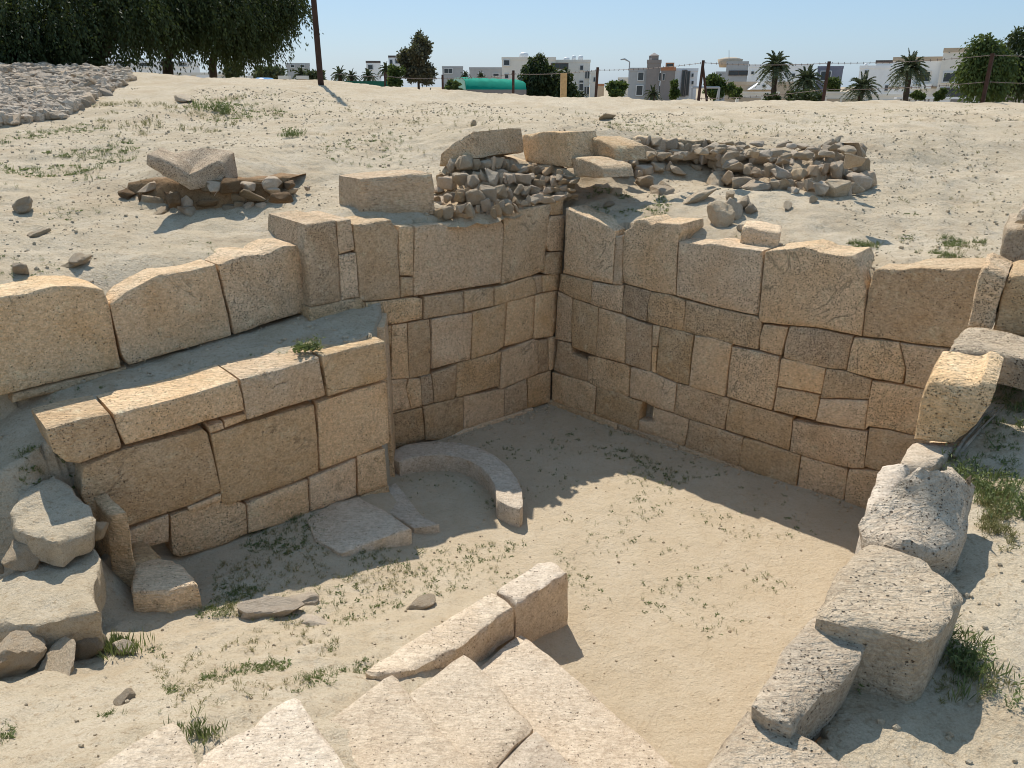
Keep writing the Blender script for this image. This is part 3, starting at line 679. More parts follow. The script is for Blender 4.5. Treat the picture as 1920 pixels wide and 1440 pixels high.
row(ZI, W4, upper_wall, [
    ([(-60, 400), (0, 395), (120, 375), (250, 345), (380, 340), (490, 360), (520, 440), (540, 560), (575, 730), (350, 780), (60, 850), (-60, 880)], dict(pit=.05)),
    ([(520, 430), (600, 370), (760, 290), (900, 270), (1020, 240), (1045, 330), (1080, 480), (1098, 580), (850, 650), (610, 722), (580, 680), (545, 540)], dict(pit=.08)),
    ([(1030, 240), (1150, 200), (1250, 195), (1340, 155), (1420, 150), (1440, 180), (1450, 300), (1475, 460), (1300, 510), (1110, 575), (1085, 450)], dict(pit=.45)),
    ([(1150, 590), (1300, 545), (1445, 480), (1480, 530), (1470, 590), (1350, 640), (1150, 680)], dict(depth=.3, proud=-.03, stain=.6)),
    ([(60, 855), (350, 785), (600, 728), (600, 760), (350, 830), (60, 900)], dict(depth=.3, proud=-.02, stain=.6)),
], depth=.42, bevel=.022, res=.045)

# the right side wall: only its coping shows, the courses below face the court
side_wall = empty('stone_wall', (1.4, 2.5, 0), 'side wall of the court under the weathered coping blocks at the right', 'wall')
QA = np.array([.30, .98, 0]); QB = np.array([3.12, 4.93, 0]); qd = (QB - QA); QL = np.linalg.norm(qd); qd /= QL; qn = np.array([-qd[1], qd[0], 0])
zc = 0
for ri_, hh in enumerate([.34, .30, .36, .30, .10]):
    t = -random.uniform(0, .3)
    while t < QL:
        w_ = random.uniform(.4, .8); a, b = max(t, 0), min(t + w_, QL)
        if b - a > .08:
            f = [QA + qd * a + [0, 0, zc - .04 * (ri_ == 0)], QA + qd * b + [0, 0, zc - .04 * (ri_ == 0)], QA + qd * b + [0, 0, zc + hh], QA + qd * a + [0, 0, zc + hh]]
            f = np.array(f) + qn * random.uniform(-.006, .008) - qn * (.012 + .006 * ri_)
            stone('block', f, f - qn * .16, M['ashlar'], side_wall, gap=.004, res=.09, bevel=.015)
        t += w_
    zc += hh

# ------------------------------------------------------------------ loose and coping blocks on the right bank
def thing(o, label, cat, group=None): return tag(o, label, cat, group, 'thing')
def zpts(conv, pts, z):
    q = conv([(p[0], p[1]) for p in pts]); return [(a[0], a[1], p[2] if len(p) > 2 else z) for a, p in zip(q, pts)]
PW = M['weathered']
thing(prism('coping_block', zpts(ZQ, [(615, 930), (700, 990), (830, 1040), (930, 1085), (1020, 1150), (1120, 1215), (1230, 1330), (1000, 1500), (560, 1500), (330, 1330), (390, 1238), (500, 1080)], 1.60), 1.30, PW, res=.045, bevel=.03, rough=.006, pit=.03),
      'big flat coping block nearest the camera, cut by the bottom edge', 'block')
thing(prism('coping_block', zpts(ZQ, [(925, 508), (1080, 555), (1175, 630), (1140, 700), (1040, 810), (970, 850), (870, 960), (828, 1032), (700, 985), (620, 925), (720, 760), (780, 660), (870, 560)], 1.66), 1.44, PW, res=.04, bevel=.02, rough=.008, chip=1.3, shrink=.10, pit=.08),
      'smaller tilted coping block with holes, between the two large blocks', 'block')
thing(prism('coping_block', zpts(ZQ, [(955, 478), (1030, 335), (1110, 220), (1170, 165), (1290, 182), (1430, 238), (1560, 310), (1638, 380), (1625, 440), (1600, 490), (1510, 605), (1440, 640), (1340, 610), (1130, 558), (1020, 520)], 1.74), 1.46, PW, res=.035, bevel=.022, rough=.009, chip=1.4, shrink=.03, pit=.04),
      'large square weathered block with a wide shadow and green weeds beside it', 'block')
thing(prism('ridged_stone', zpts(ZP, [(1165, 1005, 1.72), (1185, 900, 1.76), (1290, 780, 1.84), (1385, 690, 1.92), (1430, 658, 1.95), (1490, 690, 1.92), (1560, 705, 1.85), (1680, 765, 1.78), (1665, 880, 1.76), (1640, 1010, 1.71), (1600, 1080, 1.68), (1440, 1085, 1.72), (1320, 1050, 1.75), (1210, 1045, 1.71)], 1.75), 1.45, PW, res=.035, bevel=.03, rough=.022, freq=9, shrink=.10, pit=.10, dome=.02),
      'rugged grey stone with a jagged ridge along its top', 'stone')
thing(prism('pale_slab', zpts(ZP, [(1150, 1000), (1170, 895), (1195, 800), (1240, 690), (1300, 675), (1385, 688), (1360, 720), (1290, 790), (1200, 960), (1190, 1040), (1160, 1060)], 1.66), 1.40, M['pale'], res=.04, bevel=.02, rough=.015),
      'thin pale slab under the left edge of the rugged ridged stone', 'slab')
thing(prism('pale_slab', zpts(ZP, [(1325, 680), (1395, 572), (1480, 570), (1570, 572), (1587, 605), (1560, 645), (1470, 690), (1385, 700)], 1.60), 1.38, M['pale'], res=.05, bevel=.018, rough=.01),
      'flat pale slab below the pitted upright block, above the ridged stone', 'slab')
# upright block with the wavy front top edge
FA = atz(*ZP([(1390, 572)])[0], 1.60); FB = FA + np.array([.81, -.58, 0])
def front_block(name, conv, base_a, base_b, pts, depth, mat, back_up=0.0, bd=(.58, .81), **kw):
    """a block whose face is traced on the upright plane over base_a-base_b and which runs back by depth"""
    fr = []
    for x, y in conv(pts):
        p, n = onv(base_a, base_b, x, y); fr.append(p)
    fr = np.array(fr); bk = fr + np.array([bd[0], bd[1], 0]) * depth; bk[:, 2] += back_up
    return stone(name, fr, bk, mat, None, **kw)
thing(front_block('coping_block', ZP, FA, FB, [(1390, 572), (1420, 420), (1450, 320), (1470, 285), (1550, 290), (1660, 315), (1690, 305), (1715, 283), (1750, 300), (1785, 325), (1775, 370), (1690, 500), (1590, 592)], .42, M['ashlar'], .03, res=.04, bevel=.022, rough=.006, pit=.3),
      'pitted tan upright block with a wavy top edge beside the right slope', 'block')
LA = atz(*ZV([(1190, 510)])[0], 1.80); LB = atz(*ZV([(1920, 770)])[0], 1.80)
thing(prism('coping_block', zpts(ZV, [(1195, 490), (1250, 380), (1340, 280), (1500, 280), (1640, 300), (1900, 362), (2300, 470), (2300, 720), (1920, 590), (1700, 540), (1400, 500)], 1.99), 1.82, PW, res=.045, bevel=.022, rough=.008, shrink=-.02),
      'long pale weathered block lying across the top of the pitted upright block', 'block')
thing(front_block('stone_block', ZV, atz(*ZV([(1350, 280)])[0], 1.95), atz(*ZV([(1350, 280)])[0], 1.95) + [.81, -.58, 0], [(1345, 285), (1385, 130), (1420, -20), (1470, -200), (1500, -300), (1560, -320), (1760, -230), (1700, -60), (1655, 100), (1600, 310)], .35, M['ashlar'], .03, res=.045, bevel=.02, rough=.012, pit=.7),
      'narrow pitted block at the far end of the right wall, beside the frame edge', 'block')
thing(front_block('stone_block', ZV, atz(*ZV([(1610, 300)])[0], 1.95), atz(*ZV([(1610, 300)])[0], 1.95) + [.81, -.58, 0], [(1605, 310), (1660, 100), (1710, -80), (1765, -230), (1840, -250), (2200, -240), (2200, 400), (1900, 360)], .35, M['ashlar'], .03, res=.045, bevel=.02, rough=.012, pit=.2),
      'stone block cut by the right frame edge, next to the narrow pitted one', 'block')
thing(front_block('stone_block', Z0, atz(1872, 498, 2.22), atz(1925, 506, 2.22), [(1871, 498), (1878, 450), (1886, 428), (1915, 424), (2010, 430), (2010, 520), (1930, 505)], .5, PW, .03, res=.045, bevel=.02, rough=.014),
      'pinkish block on top of the stack at the right frame edge', 'block')
thing(front_block('stone_block', Z0, atz(1898, 424, 2.52), atz(1960, 424, 2.52), [(1897, 426), (1908, 402), (1925, 392), (2000, 396), (2000, 432)], .4, PW, .03, res=.045, bevel=.02, rough=.014),
      'topmost small block of the stack at the right frame edge', 'block')
# driftwood-like root against the bank
def tube(path, radii, sides=7, close=True):
    path = np.array(path, float); n = len(path); V = []; Fq = []
    for i in range(n):
        t = path[min(i + 1, n - 1)] - path[max(i - 1, 0)]; t /= np.linalg.norm(t) + 1e-9
        a = np.cross(t, [0, 0, 1] if abs(t[2]) < .9 else [1, 0, 0]); a /= np.linalg.norm(a); b = np.cross(t, a)
        for k in range(sides):
            w = 2 * math.pi * k / sides; V.append(path[i] + (a * math.cos(w) + b * math.sin(w)) * radii[i])
    for i in range(n - 1):
        for k in range(sides):
            k2 = (k + 1) % sides; Fq.append([i * sides + k, i * sides + k2, (i + 1) * sides + k2, (i + 1) * sides + k])
    V.append(path[0]); V.append(path[-1]); T = []
    for k in range(sides):
        k2 = (k + 1) % sides; T.append([n * sides, k2, k]); T.append([n * sides + 1, (n - 1) * sides + k, (n - 1) * sides + k2])
    return np.array(V), [np.array(Fq), np.array(T)]
def merge(parts):
    V = []; F3 = []; F4 = []; o = 0
    for v, fs in parts:
        if not isinstance(fs, list): fs = [fs]
        for f in fs:
            f = np.asarray(f)
            if len(f) == 0: continue
            (F4 if f.shape[1] == 4 else F3).append(f + o)
        V.append(v); o += len(v)
    fs = []
    if F4: fs.append(np.concatenate(F4))
    if F3: fs.append(np.concatenate(F3))
    return np.concatenate(V), fs
M['bark'] = plain('grey_bark', (.34, .28, .21), .95, .35, 14, bump=.8)
M['dark_bark'] = plain('dark_bark', (.075, .055, .04), .95, .35, 8, bump=.8)
M['rust'] = plain('rusty_iron', (.10, .048, .032), .85, .35, 20)
prt = []
pa = [np.array([*ghit(x, y)[:2], ghit(x, y)[2] + .02]) for x, y in [(1783, 862), (1806, 836), (1826, 808), (1850, 786), (1872, 766)]]
for j in range(2):
    off = np.array([.015 * j, -.02 * j, .012 * j]); pp = np.array(pa) + off + vec_noise(np.array(pa) * 9, 40 + j) * .03
    prt.append(tube(pp, [.010, .009, .007, .005, .002]))
v_, f_ = merge(prt); v_, c_ = centre_mesh(v_)
thing(link('dry_root', np_mesh('dry_root', v_, f_, True), M['bark'], loc=c_), 'grey dry twisted root lying beside the pitted upright block', 'root')

# ------------------------------------------------------------------ the stair
stair = empty('stone_stair', atz(700, 1400, .6), 'worn pale limestone stair going down into the court', 'stair')
sdir = np.array([.60, -.80]); fdir = np.array([-.63, -.77])
PL = M['pale']
def step(corners_px, z, length, depth, thick, **kw):
    c0 = atz(*corners_px, z)[:2]
    a, b = c0, c0 + sdir * length; c, d = b + fdir * depth, c0 + fdir * depth
    pts = np.array([[*a, z], [*((a + b) / 2 + fdir * -.012), z + .004], [*b, z], [*c, z + .012], [*((c + d) / 2), z + .01], [*d, z + .008]])
    bk = pts.copy(); bk[:, 2] = z - thick
    return stone('step', pts, bk, PL, stair, res=.05, bevel=.014, rough=.006, pit=.01, stain=.15, corner=.4, chip=.9, **kw)
step((978, 1184), .27, 2.3, .62, .30)
def step2(corner, mid, z, total, depth, thick, dz=.014):
    c0 = atz(*corner, z)[:2]; m0 = atz(*mid, z)[:2]; l1 = float(np.dot(m0 - c0, sdir))
    step(corner, z, l1, depth, thick)
    c1 = c0 + sdir * (l1 + .004); p = np.array([*c1, z - dz])
    a_, b_ = p[:2] - fdir * -.0, p[:2] + sdir * (total - l1); c_, d_ = b_ + fdir * depth, a_ + fdir * depth
    pts = np.array([[*a_, z - dz], [*((a_ + b_) / 2), z - dz + .004], [*b_, z - dz], [*c_, z], [*((c_ + d_) / 2), z - .008], [*d_, z - .012]])
    bk = pts.copy(); bk[:, 2] = z - thick
    stone('step', pts, bk, PL, stair, res=.06, bevel=.010, rough=.005, pit=.0, stain=.1)
step2((868, 1222), (1027, 1346), .50, 2.1, .72, .26); step((735, 1260), .72, 1.9, .76, .26)
step((552, 1297), .95, 1.8, .74, .28); step((325, 1343), 1.20, 1.8, .64, .30)
step((60, 1500), 1.42, 1.9, .9, .26)
thing(prism('kerb_block', zpts(ZR, [(1040, 305), (1100, 260), (1190, 200), (1250, 150), (1330, 142), (1430, 205), (1300, 280), (1200, 345), (1150, 372), (1110, 340)], .45), -.08, PL, res=.035, bevel=.014, rough=.012, pit=.05, stain=.2),
      'upright block ending the stair kerb, ochre side facing the sandy floor', 'block')
thing(prism('kerb_block', zpts(ZR, [(345, 735, .50), (420, 680), (640, 540), (780, 450), (900, 385), (1030, 305), (1100, 350), (1145, 395), (1050, 440), (950, 515), (840, 600), (760, 635), (600, 725), (480, 750, .5), (380, 755, .5)], .44), .22, PL, res=.035, bevel=.014, rough=.012, pit=.03, stain=.15),
      'long low kerb stone running along the left side of the stair', 'kerb')

# ------------------------------------------------------------------ curved kerb and slabs on the floor
o_pts = [(255, 1045), (275, 1005), (340, 975), (480, 960), (600, 968), (700, 990), (790, 1030), (860, 1085), (910, 1150), (938, 1210), (942, 1300)]
i_pts = [(805, 1262), (800, 1195), (765, 1130), (720, 1090), (660, 1058), (600, 1040), (540, 1032), (470, 1034), (400, 1040), (340, 1056), (300, 1072)]
cp = zpts(ZS, o_pts + [(925, 1318), (870, 1300)] + i_pts, .155)
thing(prism('curved_kerb', cp, -.06, M['pale'], res=.05, bevel=.006, rough=.003, pit=.03, stain=.3), 'curved stone kerb, half a ring, on the floor in the shade', 'kerb')
thing(prism('paving_slab', zpts(Z0, [(575, 975), (620, 945), (672, 931), (720, 955), (772, 990), (720, 1008), (640, 1035), (590, 1010)], .175), .02, M['pale'], res=.06, bevel=.012, rough=.006, pit=0),
      'smooth flat slab at the foot of the low wall, half in shade', 'slab')
thing(prism('paving_slab', zpts(Z0, [(688, 934), (712, 915), (742, 905), (790, 965), (825, 985), (776, 990)], .07), -.08, M['pale'], res=.06, bevel=.012, rough=.006, pit=0),
      'lower sunken slab between the smooth slab and the curved kerb', 'slab')

# ------------------------------------------------------------------ lower left blocks
SA = atz(213, 1109, .24); SB = atz(255, 1110, .24)
fr = np.array([onv(SA, SB, *p)[0] for p in ZJ([(1020, 1010), (992, 820), (990, 640), (985, 480), (988, 325), (1060, 312), (1147, 300), (1165, 420), (1205, 640), (1222, 850), (1228, 1015)])])
bdir = atz(156, 872, 1.05) - atz(239, 962, .84); bdir[2] = 0
bk = fr + np.array([-.42, .40, .05]); bk[:, 2] = np.where(fr[:, 2] < .3, .05, bk[:, 2])
thing(stone('upright_slab', fr, bk, M['ashlar'], res=.035, bevel=.014, rough=.012, pit=.02, stain=.3), 'tall narrow slab standing on end below the low wall', 'slab')
thing(prism('sunken_block', zpts(ZJ, [(1180, 760), (1300, 720), (1430, 686), (1540, 700), (1650, 780), (1730, 860), (1792, 950), (1720, 940), (1640, 962), (1510, 1010), (1350, 1000), (1180, 1015)], .43), .14, M['ashlar'], res=.035, bevel=.02, rough=.012, pit=0, stain=.1),
      'half buried block with an ochre end, right of the standing slab', 'block')
thing(prism('sunken_block', zpts(ZJ, [(1150, 560), (1180, 440), (1240, 530), (1330, 590), (1430, 690), (1300, 725), (1180, 770)], .44), .14, M['ashlar'], res=.04, bevel=.015, rough=.010, pit=0),
      'shaded sloping stone between the standing slab and the low wall', 'stone')
thing(prism('broken_slab', zpts(ZJ, [(40, 1340, .72), (-160, 1300, .72), (-160, 900, .74), (60, 840, .74), (300, 680, .74), (460, 640), (640, 625), (840, 612), (885, 700), (892, 800), (860, 900), (850, 1010), (872, 1185), (740, 1205), (600, 1242), (420, 1290), (275, 1332)], .72), .50, M['ground'], res=.04, bevel=.02, rough=.018, pit=.05, shrink=.04, stain=.1),
      'broad flat sandy slab with a broken front edge, lower left', 'slab')
thing(prism('broken_slab', zpts(ZJ, [(90, 250, .98), (250, 40, 1.02), (520, -60, 1.03), (700, 60, 1.0), (790, 170, .98), (830, 310, .94), (835, 430, .90), (740, 480, .9), (655, 520, .9), (560, 590, .9), (480, 600, .9), (410, 520, .92), (250, 480, .95), (110, 420, .96)], .95), .76, M['ground'], res=.04, bevel=.03, rough=.028, freq=8, pit=0, shrink=.05, stain=.1),
      'cracked overhanging rock above the broad flat slab, lower left', 'rock')
def rock_px(name, px, py, size, label, cat='rock', k=None, big=True, sink=.35, z=None, mat=None, rot=None, group=None):
    p = ghit(px, py) if z is None else atz(px, py, z)
    s = size if hasattr(size, '__len__') else (size, size * .8, size * .6)
    p = p + np.array([0, 0, s[2] * (1 - 2 * sink)])
    o = rock(name, p, s, k=k, big=big, rot=rot, mat=mat); return thing(o, label, cat, group)
rock_px('rock', 50, 1050, (.15, .12, .10), 'rounded rock resting at the left end of the broad flat slab', k=1, z=.73, sink=.3)
rock_px('rock', 185, 1000, (.07, .06, .06), 'small rock wedged under the overhanging rock', k=2, z=.74, sink=.3)
rock_px('rock', 165, 1225, (.10, .12, .10), 'grey rock tilted against the front edge of the broad slab', k=3, rot=(.3, .5, .8), sink=.15, mat=M['weathered'])
rock_px('rock', 35, 1250, (.17, .13, .11), 'pale rock at the left frame edge below the broad slab', k=4, sink=.2)
rock_px('rock', 110, 1255, (.17, .11, .08), 'half buried sandy stone between the grey and the pale rock', k=5, sink=.55)
rock_px('rock', 205, 1060, (.05, .06, .09), 'small brown stone beside the foot of the standing slab', k=6, z=.4)
rock_px('rock', 510, 1148, (.20, .09, .10), 'long pale stone half buried in weeds, lower left', k=5, sink=.5, rot=(-.25, 0, .35), mat=M['pale'])
rock_px('rock', 560, 1130, (.13, .07, .05), 'small pale stone behind the long half buried one', k=0, sink=.5, rot=(0, 0, .2), mat=M['pale'])
rock_px('rock', 585, 1168, (.12, .06, .04), 'flat pale stone in front of the long half buried one', k=2, sink=.5, rot=(0, 0, -.2), mat=M['pale'])
rock_px('rock', 790, 1135, (.11, .07, .05), 'low rough stone poking out of the sand, left of the stair kerb', k=6, sink=.5, rot=(-.3, 0, .5))
rock_px('rock', 235, 1315, (.05, .04, .03), 'fist sized brown stone on the sandy slope, lower left', k=4, sink=.3)
rock_px('rock', 235, 1222, (.06, .05, .05), 'small pale stone hidden behind the big weed tuft', k=5, sink=.3, mat=M['pale'])
# rough pillar cropped by the left frame edge
pil = empty('rubble_pillar', (-2.95, 3.2, .5), 'rough pinkish rubble pillar cropped by the left frame edge', 'pillar')
rp = random.Random(5)
for zz in np.arange(.50, 1.5, .105):
    for j in range(6):
        a = atz(rp.uniform(-60, 16) + (1.0 - zz) * 6, 700 + (1.35 - zz) * 480, zz)
        rock('stone', (a[0], a[1] + rp.uniform(-.02, .12), zz), (rp.uniform(.07, .11), rp.uniform(.07, .10), rp.uniform(.055, .08)), pil, big=False, mat=M['rubble'], tilt=.3)

# ------------------------------------------------------------------ blocks and rubble above the left wall
def ledge_block(name, ax, ay, bx, by, z, pts, depth, label, bd=None, conv=Z0, mat=None, **kw):
    A_, B_ = atz(ax, ay, z), atz(bx, by, z); fr = np.array([onv(A_, B_, *p)[0] for p in conv(pts)])
    n = onv(A_, B_, ax, ay)[1]; d = -n if bd is None else np.array([*bd, 0]) / np.linalg.norm(bd)
    kw.setdefault('res', .045); kw.setdefault('bevel', .014); kw.setdefault('rough', .007)
    return thing(stone(name, fr, fr + d * depth, mat or M['ashlar'], None, **kw), label, 'block')
ledge_block('ashlar_block', 677, 409, 817, 402, 2.20, [(675, 336), (740, 330), (812, 325), (815, 360), (817, 402), (740, 406), (678, 409), (676, 370)], .42,
            'neat rectangular block lying on top of the left wall', bd=(-.62, .78), pit=.03, stain=.05)
bl_, br_ = atz(824, 312, 2.52), atz(890, 297, 2.62)
lf = np.array([onv(bl_, br_, *p)[0] for p in [(821, 311), (825, 288), (850, 268), (870, 255), (886, 247), (889, 270), (891, 297), (862, 302), (838, 308)]])
thing(stone('ashlar_block', lf, lf + (atz(981, 284, 2.64) - atz(890, 297, 2.62)) + [0, 0, -.01], M['ashlar'], None, res=.04, bevel=.014, rough=.010, pit=.12), 'slanted block with a ragged top, perched on rubble behind the left wall', 'block')
ledge_block('ashlar_block', 985, 306, 1072, 316, 2.50, [(978, 254), (1010, 249), (1062, 247), (1070, 285), (1072, 316), (1030, 310), (985, 303), (980, 280)], .42,
            'squarish block standing between the slanted block and the cracked ones', pit=.03)
ledge_block('ashlar_block', 1070, 291, 1157, 303, 2.58, [(1067, 264), (1085, 258), (1105, 257), (1130, 266), (1150, 275), (1157, 303), (1110, 296), (1070, 290)], .40,
            'block with a broken peak at the start of the rubble wall', pit=.05)
ledge_block('ashlar_block', 1072, 326, 1133, 336, 2.45, [(1070, 294), (1095, 298), (1126, 312), (1133, 334), (1100, 333), (1076, 330)], .38,
            'block beneath the broken peaked one, right of the rubble', pit=.05)
def bent(px, py, Y): return aty(px, py, Y)
def rubble_face(parent, pts, rows, rad, seed, thick=.25, jitter=.02, core=True, cmat=None, mats=('rubble', 'pale', 'rubble', 'tanw'), skip=0.0):
    """pts: list of (px_bottom, py_bottom, z_bottom, px_top, py_top, z_top) along the face; stones are laid in it row by row"""
    r = random.Random(seed); P = [(atz(a, b, c), atz(d, e, f)) for a, b, c, d, e, f in pts]
    Bt = np.array([p[0] for p in P]); Tp = np.array([p[1] for p in P]); n = len(P)
    seg = np.linalg.norm(np.diff(Bt, axis=0), axis=1); L = seg.sum(); cum = np.concatenate([[0], np.cumsum(seg)])
    def at(s, t):
        b = np.array([np.interp(s, cum, Bt[:, k]) for k in range(3)]); tt = np.array([np.interp(s, cum, Tp[:, k]) for k in range(3)]); return b + (tt - b) * t
    if core:
        S = np.linspace(0, L, 30); T = np.linspace(-.1, 1, 8); V = [at(s, t) + np.array([0, .035, 0]) for t in T for s in S] + [at(s, 1) + np.array([0, thick + .1, -.02]) for s in S] + [at(s, 0) + np.array([0, thick + .2, -.2]) for s in S]
        V = np.array(V); V += vec_noise(V * 7, seed) * .025; q = []
        for i in range(len(T) + 1):
            for j in range(29): q.append([i * 30 + j, i * 30 + j + 1, (i + 1) * 30 + j + 1, (i + 1) * 30 + j])
        o = link('core', np_mesh('core', V - np.array(parent.location), np.array(q), True), cmat or M['mortar'], parent)
    for k in range(rows):
        s = r.uniform(0, rad)
        while s < L:
            w = rad * r.uniform(.6, 1.7)
            if r.random() < skip: s += w * 1.4; continue
            h = at(s, 1)[2] - at(s, 0)[2]
            p = at(s, (k + .5 + r.uniform(-.2, .2)) / rows) + np.array([0, r.uniform(-jitter, jitter), 0])
            rock('stone', p, (w, w * r.uniform(.7, 1), max(h / rows * .62, rad * .5) * r.uniform(.75, 1.15)), parent, k=r.randrange(12), rot=(r.uniform(-.3, .3), r.uniform(-.3, .3), r.uniform(0, 6.28)), mat=M[r.choice(mats)])
            s += w * 1.55
    return at
rub1 = empty('rubble_wall', (0, 7.3, 2.1), 'rubble and mortar between the left wall and the perched blocks', 'wall')
rubble_face(rub1, [(815, 412, 2.15, 822, 325, 2.45), (860, 414, 2.15, 860, 292, 2.62), (930, 405, 2.15, 925, 290, 2.62), (1000, 388, 2.17, 990, 305, 2.52), (1040, 376, 2.2, 1045, 312, 2.50), (1075, 372, 2.2, 1078, 330, 2.44)], 4, .060, 3, thick=.5, mats=('rubble', 'rubble', 'tanw', 'ashlar'))
rub2 = empty('rubble_wall', (2.5, 8.3, 2.2), 'curved dry rubble wall on the ground behind the right dressed wall', 'wall')
rubble_face(rub2, [(1160, 335, 2.30, 1150, 262, 2.70), (1210, 330, 2.30, 1205, 258, 2.72), (1280, 325, 2.32, 1270, 262, 2.70), (1340, 322, 2.32, 1335, 266, 2.70)], 3, .088, 5, thick=.3)
rubble_face(rub2, [(1330, 328, 2.30, 1330, 270, 2.66), (1370, 345, 2.26, 1375, 285, 2.58), (1430, 362, 2.22, 1430, 290, 2.55), (1500, 372, 2.2, 1500, 290, 2.56), (1560, 372, 2.2, 1555, 278, 2.62), (1605, 365, 2.2, 1590, 270, 2.66), (1630, 352, 2.24, 1612, 272, 2.70)], 3, .10, 6, thick=.35)
rubble_face(rub2, [(1160, 335, 2.32, 1150, 262, 2.70), (1210, 330, 2.32, 1205, 258, 2.72), (1280, 325, 2.34, 1270, 262, 2.70), (1340, 322, 2.34, 1335, 266, 2.70), (1370, 345, 2.30, 1375, 278, 2.62), (1430, 362, 2.26, 1430, 282, 2.60), (1500, 372, 2.24, 1500, 282, 2.60), (1560, 372, 2.24, 1555, 272, 2.66), (1605, 365, 2.24, 1590, 266, 2.68), (1630, 352, 2.26, 1612, 270, 2.68)], 3, .085, 25, core=False, jitter=.04, mats=('tanw', 'rubble', 'pale', 'rubble'))
rubble_face(rub1, [(815, 412, 2.17, 822, 325, 2.45), (860, 414, 2.17, 860, 296, 2.62), (930, 405, 2.17, 925, 294, 2.62), (1000, 388, 2.19, 990, 308, 2.52), (1040, 376, 2.22, 1045, 315, 2.50), (1075, 372, 2.22, 1078, 330, 2.44)], 4, .055, 26, core=False, jitter=.05, mats=('tanw', 'rubble', 'rubble', 'ashlar'))
# its flat crumbled crest
rr = random.Random(8)
for i in range(46):
    x = rr.uniform(1170, 1600); p = atz(x, rr.uniform(264, 288), 2.64)
    rock('stone', p + np.array([0, 0, -.02]), (rr.uniform(.05, .10), rr.uniform(.05, .09), .035), rub2, mat=M[rr.choice(['rubble', 'pale'])], tilt=.2)
for (x, y, s) in [(1552, 268, .07), (1570, 262, .06), (1566, 276, .06), (1588, 285, .08), (1600, 300, .09), (1165, 262, .08), (1180, 268, .06)]:
    rock('stone', atz(x, y, 2.66), (s, s, s * .7), rub2)
# stones lying on the ground here
for x, y, s, lab in [
    (1532, 350, (.13, .06, .14), 'big upright tan stone at the foot of the curved rubble wall'),
    (1345, 345, (.20, .12, .09), 'large grey slanting stone in the bend of the rubble wall'),
    (1208, 348, (.15, .10, .06), 'flat ochre stone inside the bend of the rubble wall'),
    (1245, 352, (.09, .08, .05), 'small stone right of the flat ochre stone'),
    (1240, 362, (.16, .10, .05), 'low sandy stone in front of the flat ochre one'),
    (1305, 376, (.22, .13, .06), 'low rough boulder half buried in the enclosure'),
    (1155, 365, (.09, .06, .045), 'whitish stone among the weeds inside the enclosure'),
    (1165, 330, (.09, .07, .06), 'white stone beside the darker corner of the enclosure'),
    (1142, 386, (.07, .05, .03), 'small white stone nearest the weeds at the enclosure'),
    (1350, 420, (.13, .11, .15), 'upright brown boulder standing close behind the right wall'),
    (1372, 405, (.10, .08, .12), 'leaning stone behind the upright brown boulder'),
    (1395, 388, (.09, .07, .07), 'small dark stone behind the leaning one'),
    (1370, 372, (.08, .06, .06), 'topmost small stone of the little heap behind the right wall'),
    (1408, 398, (.07, .06, .05), 'small round stone right of the little heap'),
    (1390, 432, (.05, .04, .04), 'fist sized stone in front of the flat tan block'),
    (1480, 350, (.08, .06, .05), 'stone rolled off the rubble wall in its shade'),
    (1525, 378, (.05, .04, .04), 'small stone lying in front of the big upright tan stone'),
    (1477, 390, (.06, .05, .03), 'dark flat stone near the middle of the slope, right of the heap'),
    (45, 395, (.17, .10, .06), 'flat grey stone lying alone on the left slope'),
    (75, 440, (.12, .08, .03), 'thin dark stone on the left slope below the grey one'),
    (150, 492, (.16, .06, .04), 'long brown stone flush with the soil above the big left blocks'),
    (140, 498, (.14, .05, .03), 'flat stone touching the long brown one'),
    (40, 510, (.10, .06, .04), 'grey stone close to the left frame edge above the big blocks'),
    (1140, 222, (.22, .12, .05), 'dark stone lying on the far sandy slope, centre'),
    (888, 236, (.05, .04, .06), 'small upright stone on the far slope above the perched block'),
    (345, 188, (.30, .15, .07), 'low pale stone patch in the sparse grass, upper left')]:
    rock_px('rock', x, y, s, lab, k=int(x) % 8, sink=.3)
thing(prism('stone_block', [(1393, 425, 2.15), (1400, 413, 2.17), (1430, 415, 2.17), (1468, 422, 2.16), (1464, 436, 2.14), (1425, 432, 2.14)], 2.0, M['ashlar'], res=.04, bevel=.02, rough=.01, pit=.1),
      'flat tan block beside the upright brown boulder', 'block')

# outcrop at the left: a notched slab over crumbling earth
crop = empty('stone_outcrop', (-3.2, 7, 2.2), 'crumbling earth and stone outcrop carrying the notched slab, left slope', 'outcrop')
rubble_face(crop, [(228, 402, 2.18, 240, 345, 2.44), (300, 408, 2.18, 300, 335, 2.50), (360, 410, 2.18, 370, 345, 2.46), (430, 400, 2.2, 430, 340, 2.48), (500, 392, 2.22, 500, 335, 2.48), (545, 375, 2.26, 545, 335, 2.46)], 3, .085, 12, thick=.5, mats=('tanw', 'mortar', 'earth', 'tanw'), skip=.25, cmat=M['earth'])
na, nb_ = atz(360, 357, 2.42), atz(427, 350, 2.42)
nf = np.array([onv(na, nb_, *p)[0] for p in [(272, 292), (300, 301), (335, 316), (360, 333), (385, 312), (408, 298), (418, 303), (427, 348), (395, 352), (360, 358), (340, 347), (316, 333), (290, 321), (275, 310)]])
nk = nf + np.array([-.05, .42, .03]); ztop_ = nf[:, 2].max() + .01
for i_ in (1, 2, 3, 4, 5, 6): nk[i_, 2] = max(nk[i_, 2], ztop_ - .02 * abs(i_ - 3))
thing(stone('notched_slab', nf, nk, M['tanw'], None, res=.04, bevel=.02, rough=.014, pit=.8), 'pitted slab with a notched top lying on the left outcrop', 'slab')
